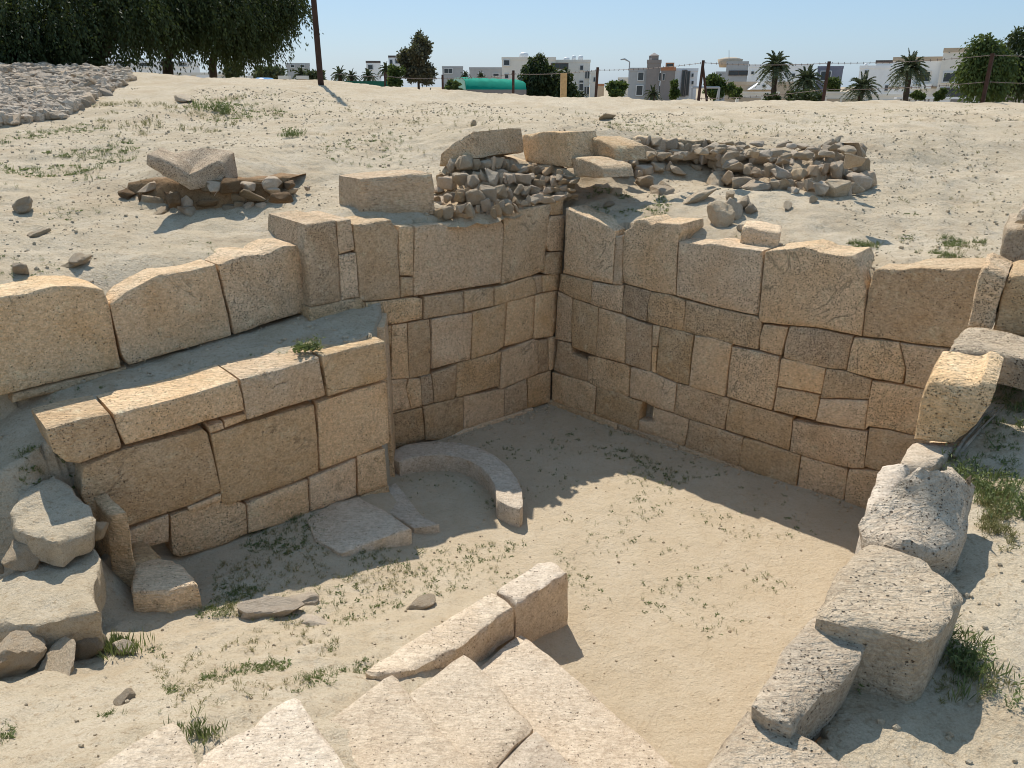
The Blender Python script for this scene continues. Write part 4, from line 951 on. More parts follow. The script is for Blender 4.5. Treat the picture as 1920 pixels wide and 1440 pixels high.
for x, y, s in [(285, 322, .15), (300, 330, .17), (318, 342, .15), (335, 350, .15), (350, 362, .14), (560, 322, .10), (545, 332, .09), (575, 340, .06), (580, 352, .05), (250, 330, .10), (300, 335, .12), (330, 335, .10), (320, 360, .16), (335, 372, .12), (440, 362, .13), (470, 345, .12), (520, 350, .14), (530, 370, .10)]:
    rock('stone', (lambda q: q + [0, -.05, 0])(atz(x, y, 2.36)), (s, s * .7, s * .5), crop, mat=M[rr.choice(['tanw', 'mortar', 'earth'])], tilt=.3)

# stone covered bank at the upper left
bank = empty('stone_bank', (-7, 12, 2.9), 'sloping bank covered with pale rough stones, upper left corner', 'bank')
poly = np.array([(-60, 126), (60, 128), (245, 133), (243, 150), (212, 172), (188, 182), (150, 202), (120, 222), (60, 228), (0, 236), (-60, 242)])
cnt = 0; placed = []
tries = 0
while cnt < 290 and tries < 9000:
    tries += 1
    x = rr.uniform(-60, 245); y = rr.uniform(126, 242)
    if not inpoly(np.array([[x, y]]), poly)[0]: continue
    p = ghit(x, y)
    if p is None: continue
    s = rr.uniform(.085, .16) * (1.2 if y > 200 else 1)
    if any((p[0] - q[0]) ** 2 + (p[1] - q[1]) ** 2 < (.72 * (s + q[2])) ** 2 for q in placed): continue
    placed.append((p[0], p[1], s)); cnt += 1
    rock('stone', p + np.array([0, 0, s * .22]), (s * rr.uniform(.9, 1.4), s, s * rr.uniform(.6, .85)), bank, mat=M[rr.choice(['bank', 'bank', 'tanw', 'weathered'])], tilt=.35)
SM = [SMALL[i] for i in range(6)]
def scatter(name, pts, sizes, mat, flat=.6, seed=0, lift=.2):
    r = np.random.default_rng(seed); parts = []
    pts = np.asarray(pts); by = r.integers(0, 6, len(pts))
    for k in range(6):
        P = pts[by == k]; S = np.asarray(sizes)[by == k]
        if not len(P): continue
        V, Fc = SM[k]; a = r.uniform(0, 6.28, len(P)); ca, sa = np.cos(a), np.sin(a)
        X = V[None, :, 0] * ca[:, None] - V[None, :, 1] * sa[:, None]; Y = V[None, :, 0] * sa[:, None] + V[None, :, 1] * ca[:, None]
        Z = V[None, :, 2] * r.uniform(.6, 1.3, len(P))[:, None]
        W = np.stack([X * S[:, None], Y * S[:, None] * .8, Z * S[:, None]], 2) + P[:, None, :] + np.array([0, 0, 1]) * (S * lift)[:, None, None]
        FF = (Fc[None] + (np.arange(len(P)) * len(V))[:, None, None]).reshape(-1, 3)
        parts.append((W.reshape(-1, 3), FF))
    V, Fl = merge(parts)
    return link(name, np_mesh(name, V, Fl, False), mat)
cr = []; cs = []
for i in range(4200):
    x = rr.uniform(-60, 245); y = rr.uniform(126, 242)
    if inpoly(np.array([[x, y]]), poly)[0]:
        p = ghit(x, y)
        if p is not None: cr.append(p + [0, 0, rr.uniform(0, .05)]); cs.append(rr.uniform(.035, .09))
o = scatter('stone', cr, cs, M['bank'], seed=4, lift=.3); o.parent = bank; o.location = -np.array(bank.location); tag(o, kind='stuff')

# ------------------------------------------------------------------ gravel and crumbs on the ground
R2 = np.random.default_rng(11)
def on_ground(X):
    Z = ground_z(X); return np.column_stack([X, Z])
g1 = np.column_stack([R2.uniform(-9, 9, 17000), 4.6 + 11 * R2.uniform(0, 1, 17000) ** 1.2])
m = ~inpoly(g1, PIT) & (fbm(np.column_stack([g1 * 1.1, g1[:, 0] * 0]), 77, 3) > -.15); g1 = g1[m]
s1 = .003 + .013 * R2.uniform(0, 1, len(g1)) ** 7 + .0004 * g1[:, 1]
g2 = np.column_stack([R2.uniform(-4, 3.2, 9000), R2.uniform(1.2, 7.4, 9000)]); m = inpoly(g2, PIT); g2 = g2[m]
zz2 = ground_z(g2); keep = (zz2 > .06) | (R2.uniform(size=len(g2)) < .7); g2 = g2[keep]; s2 = .0018 + .010 * R2.uniform(0, 1, len(g2)) ** 8
g3 = np.column_stack([R2.uniform(.8, 5, 6000), R2.uniform(1.0, 6, 6000)]); m = ~inpoly(g3, PIT); g3 = g3[m]; s3 = .002 + .011 * R2.uniform(0, 1, len(g3)) ** 5
gl = np.column_stack([R2.uniform(-4, -1, 1500), R2.uniform(4.2, 7, 1500)]); gl = gl[inpoly(gl, LEDGE)]; sl = .003 + .02 * R2.uniform(0, 1, len(gl)) ** 5
tt = R2.uniform(0, 1, 700); wl = np.concatenate([C0[:2] + (R0_[:2] - C0[:2]) * tt[:350, None] * 1.0 + np.array([-.659, -.752]) * (.03 + R2.exponential(.05, 350))[:, None],
    C0[:2] + (L0_[:2] - C0[:2]) * tt[350:, None] * 1.3 + np.array([.634, -.773]) * (.03 + R2.exponential(.05, 350))[:, None]])
g2 = np.concatenate([g2, wl]); s2 = np.concatenate([s2, .003 + .018 * R2.uniform(0, 1, 700) ** 5])
GP = np.concatenate([g1, g2, g3, gl]); GS = np.concatenate([s1, s2, s3, sl])
o = scatter('gravel', on_ground(GP), GS, M['ground'], seed=9); tag(o, kind='stuff')

# ------------------------------------------------------------------ beyond the ridge: fence, poles, houses, palms, trees
M['post'] = plain('rusty_post', (.065, .035, .026), .85, .4, 9)
M['wire'] = plain('barbed_wire', (.16, .12, .10), .6, .2, 9, .3)
M['timber'] = plain('yellow_timber', (.50, .33, .16), .8, .2, 12)
M['polewood'] = plain('dark_pole_wood', (.06, .035, .026), .9, .35, 5, bump=.5)
M['white'] = plain('white_render', (.84, .83, .80), .85, .06, 1.0)
M['cream'] = plain('cream_render', (.74, .69, .60), .85, .07, 1.0)
M['greywall'] = plain('grey_render', (.40, .40, .39), .85, .07, 1.0)
M['brownwall'] = plain('taupe_render', (.26, .23, .21), .85, .08, 1.0)
M['tan'] = plain('tan_render', (.50, .40, .29), .85, .08, 1.0)
M['pinkwall'] = plain('pinkish_block_wall', (.42, .36, .31), .9, .1, 2.0)
M['window'] = plain('dark_window', (.035, .045, .05), .15, .2, 2.0)
M['frame'] = plain('window_frame', (.6, .6, .58), .6, .05, 2.0)
M['darkframe'] = plain('dark_pergola', (.09, .07, .06), .7, .2, 2.0)
M['purple'] = plain('slate_grey_render', (.20, .20, .24), .85, .08, 1.0)
M['net'] = plain('green_shade_net', (.002, .23, .15), .95, .15, 2.5)
M['netpale'] = plain('pale_green_sheet', (.28, .50, .38), .7, .15, 2.5)
M['darknet'] = plain('dark_green_screen', (.02, .12, .08), .8, .2, 2)
M['tank'] = plain('water_tank', (.68, .68, .66), .5, .05, 2)
M['orange'] = plain('terracotta', (.42, .20, .11), .85, .12, 2)
M['steel'] = plain('grey_steel', (.35, .36, .37), .5, .1, 2)
def box_arr(lo, hi):
    x0, y0, z0 = lo; x1, y1, z1 = hi
    V = np.array([[x0, y0, z0], [x1, y0, z0], [x1, y1, z0], [x0, y1, z0], [x0, y0, z1], [x1, y0, z1], [x1, y1, z1], [x0, y1, z1]], float)
    return V, np.array([[0, 3, 2, 1], [4, 5, 6, 7], [0, 1, 5, 4], [1, 2, 6, 5], [2, 3, 7, 6], [3, 0, 4, 7]])
def boxo(name, lo, hi, mat, parent=None, label=None):
    V, Fq = box_arr(lo, hi); V, c = centre_mesh(V)
    if parent is not None: c = c - np.array(parent.location)
    o = link(name, np_mesh(name, V, Fq), mat, parent, c)
    if label: o['label'] = label
    return o
HL = {}
def rotz(V, a):
    V = np.asarray(V, float); c, s_ = math.cos(a), math.sin(a); return np.stack([V[..., 0] * c - V[..., 1] * s_, V[..., 0] * s_ + V[..., 1] * c, V[..., 2]], -1)
def loc(t, V): return rotz(np.asarray(V) - np.array(t.location), -t.rotation_euler[2])
def local_px(t, px, py):
    A, u = HL[t.name]; p, _ = onv(A, A + u, px, py); return np.array([np.dot(p - A, u), 0, p[2]])
def house(name, label, x0, x1, ytop, Y, depth, mat, wins=(), cat='building', base=0.0, parapet=.35, trim=None, tanks=(), turn=0.0):
    A = aty((x0 + x1) / 2, ytop, Y); A[2] = base; ang = math.atan2(-A[0], Y) + turn; u = np.array([math.cos(ang), math.sin(ang), 0])
    t = empty(name, A, label, cat); t.rotation_euler = (0, 0, ang); HL[t.name] = (A, u)
    a, b = local_px(t, x0, ytop), local_px(t, x1, ytop); zt = a[2] - 0; a[2] = b[2] = zt
    def put(nm, V, Fq, m, par=t, sm=False): return link(nm, np_mesh(nm, V - np.array([0, 0, base]), Fq, sm), m, par)
    put('wall', *box_arr((a[0], 0, base), (b[0], depth, zt - parapet)), mat)
    th = .25; o_ = .05
    pv = [box_arr((a[0] - o_, -o_, zt - parapet), (b[0] + o_, th, zt)), box_arr((a[0] - o_, depth - th, zt - parapet), (b[0] + o_, depth + o_, zt)),
          box_arr((a[0] - o_, th, zt - parapet), (a[0] + th, depth - th, zt)), box_arr((b[0] - th, th, zt - parapet), (b[0] + o_, depth - th, zt))]
    put('parapet', *merge(pv), trim or mat)
    if b[0] - a[0] > 4:      # a thin string course under the upper floor
        zs = base + (zt - base) * .52; put('string_course', *box_arr((a[0] - .04, -.06, zs), (b[0] + .04, -.003, zs + .16)), trim or mat)
    for w in wins:
        p, q = local_px(t, w[0], w[1]), local_px(t, w[2], w[3]); fm = w[4] if len(w) > 4 else M['frame']; Y = 0
        fw = min(.12, (q[0] - p[0]) * .15)
        f = [box_arr((p[0] - fw, Y - .12, q[2] - fw), (p[0], Y - .002, p[2] + fw)), box_arr((q[0], Y - .12, q[2] - fw), (q[0] + fw, Y - .002, p[2] + fw)),
             box_arr((p[0], Y - .12, p[2]), (q[0], Y - .002, p[2] + fw)), box_arr((p[0], Y - .16, q[2] - fw), (q[0], Y - .002, q[2]))]
        if q[0] - p[0] > 1.0: mx = (p[0] + q[0]) / 2; f.append(box_arr((mx - .04, Y - .10, q[2]), (mx + .04, Y - .06, p[2])))
        fo = put('window', *merge(f), fm)
        put('pane', *box_arr((p[0], Y - .05, q[2]), (q[0], Y - .002, p[2])), M['window'], fo)
    for (tx0, tx1, ty) in tanks:
        p, q = local_px(t, tx0, ty), local_px(t, tx1, ty); r = (q[0] - p[0]) / 2; cx = (p[0] + q[0]) / 2
        put('water_tank', *tube([[cx, 2.5, zt - parapet], [cx, 2.5, p[2] - r * .25], [cx, 2.5, p[2]]], [r, r, r * .5], 14), M['tank'], t, True)
    return t
W_, Cr_, G_ = M['white'], M['cream'], M['greywall']
house('house', 'small white rooftop house with a dark flat roof, left of the feathery tree', 686, 713, 114, 150, 10, W_, [(690, 122, 699, 130)], trim=M['darkframe'])
house('house', 'white narrow tower house with dark roof frame behind the feathery tree', 728, 750, 104, 155, 10, W_, [(731, 112, 736, 120), (741, 110, 747, 119)], trim=M['darkframe'])
house('house', 'pale grey distant block just right of the feathery tree', 829, 868, 124, 160, 10, G_, [(833, 129, 848, 137)])
house('house', 'long low pale building left of the cream apartment house', 880, 962, 126, 130, 10, G_, [(925, 138, 935, 143), (898, 137, 906, 142)])
h = house('apartment_house', 'cream apartment house with roof tanks, partly hidden by the round dark tree', 941, 1042, 107, 110, 14, Cr_, [(945, 113, 955, 122), (947, 139, 953, 147), (973, 145, 982, 153), (1035, 120, 1064, 128, M['darkframe'])], tanks=[(973, 991, 97)])
house('apartment_house', 'white stepped apartment house with dark narrow windows, right of the round dark tree', 1042, 1107, 112, 112, 14, Cr_, [(1088, 123, 1093, 131), (1097.5, 134, 1100, 147), (1102, 134, 1104.5, 147), (1086.5, 151, 1093, 169), (1096, 163, 1099, 177), (1101, 163, 1104, 177)], tanks=[(1056, 1068, 106), (1072, 1080, 103), (1084, 1094, 103)])
house('annex', 'white lower annex attached to the stepped apartment house', 1107, 1122, 133, 111, 10, Cr_, [(1113, 145, 1116, 153)])
house('house', 'tiny far house with a red roof between the annex and the small round tree', 1121, 1133, 157, 140, 8, M['tan'], trim=M['orange'])
house('house', 'small cream house behind the small round tree', 1159, 1180, 145, 135, 8, Cr_, [(1163, 150, 1169, 155)])
house('apartment_house', 'grey two storey house with white framed windows beside the street lamp', 1180, 1218, 127, 95, 12, G_, [(1197, 136, 1206, 150), (1194, 161, 1204, 178)])
tw = house('stair_tower', 'taupe stair tower with a small pointed cap on the grey house', 1214, 1240, 112, 94.5, 8, M['brownwall'], [(1236, 137, 1238.5, 151), (1236, 161, 1238.5, 175)], cat='tower')
p = aty(1218, 112, 94.5); q = aty(1232, 98, 94.5)
V, Fq = box_arr((aty(1222, 112, 94.5)[0], 94.6, p[2] - .3), (aty(1235, 112, 94.5)[0], 96.5, aty(0, 104, 94.5)[2])); link('cap', np_mesh('cap', loc(tw, V), Fq), M['brownwall'], tw)
zc_ = aty(0, 104, 94.5)[2]; xa, xb = aty(1221, 112, 94.5)[0], aty(1236, 112, 94.5)[0]
V = np.array([[xa, 94.5, zc_], [xb, 94.5, zc_], [xb, 96.6, zc_], [xa, 96.6, zc_], [(xa + xb) / 2, 95.5, aty(0, 98, 94.5)[2]]])
link('cap_roof', np_mesh('cap_roof', loc(tw, V), [np.array([[0, 3, 2, 1]]), np.array([[0, 1, 4], [1, 2, 4], [2, 3, 4], [3, 0, 4]])]), M['brownwall'], tw)
house('apartment_house', 'dark taupe house block with an orange rooftop frame', 1240, 1267, 126, 94, 12, M['brownwall'], [(1243, 138, 1246, 150), (1250, 119.5, 1262, 125, M['orange'])], trim=M['orange'])
house('apartment_house', 'white house with a dark vertical band, right of the taupe block', 1267, 1309, 128, 100, 12, W_, [(1280, 132, 1284, 180, M['brownwall']), (1286, 134, 1290, 178, M['brownwall']), (1297, 138, 1300, 144), (1297, 152, 1300, 158)])
house('house', 'tiny distant grey house left of the white roof terrace', 1343, 1363, 134, 150, 8, G_, [(1348, 139, 1353, 143)])
rt = house('house', 'white roof terrace block with a parasol shaped cap and dark pergola', 1363, 1404, 115, 120, 10, G_, [(1368, 134, 1402, 140, M['darkframe'])])
p = aty(1376, 112, 121); V, Fs = tube([[p[0], 123, p[2] - 1], [p[0], 123, p[2] + .1], [p[0], 123, aty(0, 107, 121)[2]]], [1.5, 1.9, .9], 16); link('roof_cap', np_mesh('roof_cap', loc(rt, V), Fs, True), M['tan'], rt)
V, Fs = tube([aty(1367, 113, 120.5), aty(1367, 94, 120.5)], [.05, .04], 5); link('mast', np_mesh('mast', loc(rt, V), Fs), M['steel'], rt)
house('apartment_house', 'long white flat building behind the two tall palms', 1404, 1524, 121, 118, 12, W_, [(1409, 134, 1413, 139), (1485, 138, 1490, 144)])
house('apartment_house', 'dark slate grey house right of the long white building', 1534, 1582, 124, 125, 10, M['purple'], [(1540, 134, 1556, 150, M['frame'])])
house('apartment_house', 'white multi level house with a dark canopy on its roof', 1613, 1676, 123, 105, 12, W_, [(1660, 160, 1664, 170), (1667, 160, 1670, 170), (1622, 132, 1626, 138)], tanks=[(1620, 1628, 118)])
house('rooftop_room', 'upper white room with a dark roof on the multi level house', 1643, 1674, 113, 104.8, 8, W_, trim=M['darkframe'], cat='rooftop room')
vl = house('villa', 'large white villa with an arched window and flat roofline at the right', 1676, 1776, 107, 75, 12, W_, [(1725, 135, 1741, 152, M['cream']), (1700, 176, 1716, 182)], trim=M['tan'])
p, q = local_px(vl, 1712, 157), local_px(vl, 1745, 166); link('balcony', np_mesh('balcony', *box_arr((p[0], -1.0, q[2]), (q[0], -.003, p[2]))), W_, vl)
house('villa', 'taller cream villa wing with two dark windows, half behind the right tree', 1771, 1860, 90, 72, 12, Cr_, [(1779, 98, 1781, 99), (1771, 137, 1789, 153), (1795, 137, 1817, 153), (1765, 167, 1822, 182, M['darkframe']), (1806, 102, 1808.5, 108), (1812, 102, 1814.5, 108)], trim=M['tan'])
# tan villa with pitched pediment
vt = house('villa', 'low tan roofed villa with a white pediment and diamond window', 1362, 1488, 153, 85, 10, M['tan'], [(1385, 176, 1392, 180)])
pp = [aty(1406, 168, 84), aty(1454, 168, 84), aty(1430, 152, 84)]
V = np.array(pp + [x + [0, 1.2, 0] for x in pp]); link('pediment', np_mesh('pediment', loc(vt, V), [np.array([[0, 1, 2], [5, 4, 3]]), np.array([[0, 3, 4, 1], [1, 4, 5, 2], [2, 5, 3, 0]])]), W_, vt)
dd_ = [aty(1429, 161, 83.9), aty(1432.5, 164, 83.9), aty(1436, 161, 83.9), aty(1432.5, 158, 83.9)]; V = np.array(dd_ + [x + [0, .08, 0] for x in dd_])
link('diamond_window', np_mesh('diamond_window', loc(vt, V), [np.array([[0, 1, 2, 3], [7, 6, 5, 4], [0, 4, 5, 1], [1, 5, 6, 2], [2, 6, 7, 3], [3, 7, 4, 0]])]), M['window'], vt)
# garden walls
def gwall(label, x0, x1, ytop, Y, mat, panels=(), pm=None, th=.3, cat='wall'):
    a, b = aty(x0, ytop, Y), aty(x1, ytop, Y); t = empty('garden_wall', ((a[0] + b[0]) / 2, Y, 0), label, cat)
    boxo('wall_body', (a[0], Y, 0), (b[0], Y + th, a[2] - .15), mat, t); boxo('coping', (a[0] - .05, Y - .06, a[2] - .15), (b[0] + .05, Y + th + .06, a[2]), mat, t)
    for (u0, v0, u1, v1) in panels:
        p, q = aty(u0, v0, Y), aty(u1, v1, Y); boxo('panel', (p[0], Y - .04, q[2]), (q[0], Y - .003, p[2]), pm or M['tan'], t)
    return t
gwall('cream garden wall with a long tan arch panel, in front of the tan villa', 1382, 1461, 172, 70, Cr_, [(1386, 183, 1426, 190)])
gwall('cream garden wall with two arched panels, right of the dark shrubs', 1548, 1617, 172, 66, Cr_, [(1551, 185, 1574, 192), (1580, 185, 1606, 192)])
gwall('cream garden wall with long grey panels, centre of the right half', 1617, 1693, 176, 65.5, Cr_, [(1620, 187, 1650, 192), (1655, 187, 1684, 192)], G_)
gwall('white garden wall with narrow dark slots and a pair of panels', 1682, 1838, 182, 60, W_, [(x, 186, x + 1.6, 192) for x in (1688, 1696, 1704, 1716, 1724, 1733, 1740, 1750)] + [(1783, 185, 1806, 192), (1813, 187, 1818, 192)], M['brownwall'])
gwall('blank pinkish block wall at the right frame edge', 1864, 2040, 167, 40, M['pinkwall'], th=.4)
gwall('pale garden wall with pillars behind the big shady trees', 325, 430, 136, 55, Cr_, [(338, 139, 360, 148), (368, 139, 395, 148)], W_)
house('house', 'white house seen between the trunks of the big shady trees', 185, 372, 113, 62, 10, W_, [(225, 118, 245, 124), (300, 116, 318, 124), (335, 118, 350, 124), (262, 118, 282, 124)])
house('house', 'small pale building behind the shrubs left of the dark pole', 536, 580, 118, 110, 8, G_, [(545, 122, 552, 126), (563, 122, 571, 126)])
house('building_corner', 'beige building corner at the left frame edge behind the trees', -120, 14, 85, 35, 8, Cr_)
for x in (462, 533, 567):
    a = aty(x, 142, 48); boxo_t = empty('gate_pillar', (a[0], 48, 0), {462: 'pale gate pillar left of the parked blue car', 533: 'pale gate pillar right of the parked blue car', 567: 'gate pillar closest to the dark pole'}[x], 'pillar')
    boxo('shaft', (a[0] - .22, 47.8, 0), (a[0] + .22, 48.2, a[2] - .2), M['tan'], boxo_t); boxo('cap', (a[0] - .3, 47.7, a[2] - .2), (a[0] + .3, 48.3, a[2]), Cr_, boxo_t)
# parked car, only its roof clears the ridge
M['carpaint'] = plain('blue_car_paint', (.10, .25, .45), .25, .05, 1); M['tyre'] = plain('tyre', (.02, .02, .02), .9, .1, 3)
a = aty(470, 158, 38); b = aty(527, 158, 38); zt = aty(500, 145.5, 38)[2]; cl = b[0] - a[0]
cz = zt - 1.45
car = empty('parked_car', ((a[0] + b[0]) / 2, 38, cz), 'blue parked car of which only the roof shows over the ridge', 'car')
gx = np.linspace(-1, 1, 15); V = []; prof = []
for u in gx:
    top = .78 + (.67 * max(0, 1 - abs((u + .05) / .62) ** 3.2)) - .12 * max(0, abs(u) - .8) * 5
    prof.append((u * cl * .72, top))
for yy, k in ((-.85, .93), (-.6, 1), (.6, 1), (.85, .93)):
    for (x, t) in prof: V.append([x, yy, .25 + (t - .25) * k]); 
n = len(prof); q = []
for j in range(3):
    for i in range(n - 1): q.append([j * n + i, j * n + i + 1, (j + 1) * n + i + 1, (j + 1) * n + i])
for yy in (-.85, .85):
    for (x, t) in prof: V.append([x, yy, .25])
for i in range(n - 1): q.append([4 * n + i, 4 * n + i + 1, i + 1, i]); q.append([5 * n + i + 1, 5 * n + i, 3 * n + i, 3 * n + i + 1])
q += [[4 * n, 0, n, 4 * n], ] and []
link('body', np_mesh('body', np.array(V), np.array(q), True), M['carpaint'], car)
for sx in (-.72, .72):
    for sy in (-.8, .8):
        V, Fs = tube([[sx * cl * .62, sy - .1, .33], [sx * cl * .62, sy + .1, .33]], [.33, .33], 16); link('wheel', np_mesh('wheel', V, Fs), M['tyre'], car)
for sy in (-.875, .872): boxo('window', (-.9, sy, .95), (.8, sy + .006, 1.25), M['window'], None).parent = car
# tall dark pole
pp0 = aty(601, 150, 17.6); pp1 = aty(583, -60, 17.6); pz = gz(pp0[0], pp0[1])
V, Fs = tube([[pp0[0] + .01, 17.6, pz - .3], [pp0[0], 17.6, pp0[2]], pp1, pp1 + (pp1 - pp0) * 1.2], [.068, .066, .058, .05], 12)
V, c = centre_mesh(V); thing(link('utility_pole', np_mesh('utility_pole', V, Fs, True), M['polewood'], loc=c), 'tall dark leaning wooden pole rising out of the frame', 'pole')
# barbed wire fence
posts = [(721, 136, 162, 30, .045), (829.6, 140, 172, 27, .05), (962.6, 132, 180, 25, .055), (1120.8, 126, 187, 23, .055), (1319, 113, 189, 21.5, .055), (1555, 115, 192, 20, .06), (1861.6, 100, 195, 18.2, .07)]
tops = []
names = ['rusty fence post farthest left, beside the feathery tree', 'rusty fence post in front of the green tunnel, left end', 'rusty fence post at the right end of the green tunnel', 'rusty fence post in front of the white stepped apartment house', 'rusty braced fence post shaped like a narrow A', 'rusty leaning fence post between the two bushy palms', 'rusty leaning fence post in front of the right tree']
foots = [721, 829, 961, 1113, 1306, 1541, 1840]
for (x, yt, yb, Y, r), lb, xf in zip(posts, names, foots):
    t_ = aty(x, yt, Y); f_ = aty(xf, yb + 8, Y); g_ = gz(f_[0], Y); f_[2] = g_ - .2
    u = (t_ - f_) / np.linalg.norm(t_ - f_); sx = np.array([r, 0, 0]); sy = np.array([0, r, 0])
    r *= .72; prt = [tube([f_, t_], [r, r], 4), tube([f_ + sy * .9, t_ + sy * .9], [r * .4, r * .4], 4)]
    po = empty('fence_post', (f_[0], Y, g_), lb, 'fence post', 'rusty angle iron posts of the barbed wire fence')
    V, Fs = merge(prt[:1]); link('post', np_mesh('post', V - np.array(po.location), Fs), M['post'], po)
    if xf == 1306:
        b_ = aty(1337, 196, Y - .1); b_[2] = gz(b_[0], Y - .1) - .1; V, Fs = tube([b_, t_ - [0, 0, .15]], [r * .8, r * .8], 4); link('brace', np_mesh('brace', V - np.array(po.location), Fs), M['post'], po)
    tops.append((f_, t_))
x0 = np.array([aty(1057.5, 137, 23.6), aty(1059, 186, 23.6)]); g_ = gz(x0[1][0], 23.6)
thing(boxo('timber_post', (x0[0][0] - .09, 23.55, g_ - .2), (x0[0][0] + .09, 23.73, x0[0][2]), M['timber']), 'thick pale yellow timber post between the rusty ones', 'post')
wires = empty('barbed_wire', tops[3][0], 'three sagging strands of barbed wire strung between the rusty posts', 'wire')
ext0 = (tops[0][0] + (tops[0][0] - tops[1][0]) * 1.0, tops[0][1] + (tops[0][1] - tops[1][1]) * 1.0); ext1 = (tops[-1][0] + np.array([3.2, -2.2, 0]), tops[-1][1] + np.array([3.2, -2.2, -.05]))
allp = [ext0] + tops + [ext1]
for fr_ in (.97, .52, .16):
    prt = []
    for (f0, t0), (f1, t1) in zip(allp[:-1], allp[1:]):
        a_, b_ = f0 + (t0 - f0) * fr_, f1 + (t1 - f1) * fr_; path = []
        for k in range(11):
            t = k / 10; path.append(a_ + (b_ - a_) * t - np.array([0, 0, .05 * 4 * t * (1 - t)]))
        prt.append(tube(path, [.006] * 11, 4))
        L_ = np.linalg.norm(b_ - a_); nb_ = int(L_ / .14)
        for k in range(nb_):
            t = (k + .5) / nb_; c_ = a_ + (b_ - a_) * t - np.array([0, 0, .2 * t * (1 - t)])
            d_ = np.array([random.uniform(-.4, .4), .3, 1]) * .026; prt.append(tube([c_ - d_, c_ + d_], [.007, .007], 3))
    V, Fs = merge(prt); link('wire', np_mesh('wire', V - np.array(wires.location), Fs), M['wire'], wires)
# street lamp and goal frame
def lamp(x, ytop, ybase, Y, label):
    a, b = aty(x, ybase, Y), aty(x + 1.5, ytop, Y); a[2] = 0; t = empty('street_lamp', a, label, 'street lamp')
    V, Fs = tube([a, b], [.10, .06], 8); link('pole', np_mesh('pole', V - a, Fs), M['steel'], t)
    V, Fs = tube([b, b + [-.5, 0, .25], b + [-.9, 0, .2]], [.05, .09, .06], 6); link('lamp_head', np_mesh('lamp_head', V - a, Fs), M['steel'], t)
lamp(1179, 116, 184, 80, 'slim grey street lamp at the corner of the grey two storey house')
ga, gb = aty(1298, 164, 34), aty(1348, 170, 34); gt = empty('goal_frame', (ga[0], 34, 0), 'light metal goal frame behind the braced fence post', 'goal')
V, Fs = merge([tube([[ga[0], 34, 0], [ga[0], 34, ga[2]]], [.05, .05], 6), tube([[gb[0], 34, 0], [gb[0], 34, ga[2]]], [.05, .05], 6), tube([[ga[0], 34, ga[2]], [gb[0], 34, ga[2]]], [.05, .05], 6),
               tube([[ga[0], 34, ga[2]], [ga[0], 35.4, 0]], [.04, .04], 6), tube([[gb[0], 34, ga[2]], [gb[0], 35.4, 0]], [.04, .04], 6)]); link('bars', np_mesh('bars', V - np.array(gt.location), Fs), M['steel'], gt)
# green shade tunnel
Yt = 44; tl = empty('shade_tunnel', (aty(920, 160, Yt)[0], Yt, 0), 'long greenhouse tunnel covered with bright green shade net', 'greenhouse')
pa, pb, pc, pd = aty(858, 145, Yt + 3), aty(966, 150, Yt + 3), aty(987, 168, Yt), aty(874, 168, Yt)
V = []; q = []
ns = 18
for i in range(ns + 1):
    t = i / ns; A_ = pd + (pc - pd) * t; B_ = pa + (pb - pa) * t
    for k in range(9):
        w = math.pi * k / 8; c_ = A_ + (B_ - A_) * ((1 - math.cos(w)) / 2 * 2); c_ = A_ + (np.array([B_[0], B_[1], A_[2]]) - A_) * (1 - math.cos(w)); c_[2] = A_[2] + (B_[2] - A_[2]) * math.sin(w) ** .45 - .04 * math.sin(i * 2.1) * math.sin(w); V.append(c_)
for i in range(ns):
    for k in range(8): q.append([i * 9 + k, (i + 1) * 9 + k, (i + 1) * 9 + k + 1, i * 9 + k + 1])
link('net_cover', np_mesh('net_cover', np.array(V) - np.array(tl.location), np.array(q), True), M['net'], tl)
e_ = np.array(V[:9]); V2 = np.concatenate([e_, [[e_[:, 0].mean(), e_[:, 1].mean(), e_[0][2]]]]); link('end_sheet', np_mesh('end_sheet', V2 + [-.02, 0, 0] - np.array(tl.location), np.array([[k, k + 1, 9] for k in range(8)])), M['netpale'], tl)
e_ = np.array(V[-9:]); V2 = np.concatenate([e_, [[e_[:, 0].mean(), e_[:, 1].mean(), e_[0][2]]]]); link('end_sheet', np_mesh('end_sheet', V2 - np.array(tl.location), np.array([[k, k + 1, 9] for k in range(8)])), M['netpale'], tl)
boxo('side_wall', (pd[0] - .5, Yt, 0), (pc[0], Yt + .2, pd[2]), M['brownwall'], tl)
a, b = aty(628, 152, 46), aty(728, 152, 46)
thing(boxo('green_screen', (a[0], 46, 0), (b[0], 46.05, a[2]), M['darknet']), 'low dark green screen fence left of the feathery tree', 'screen')

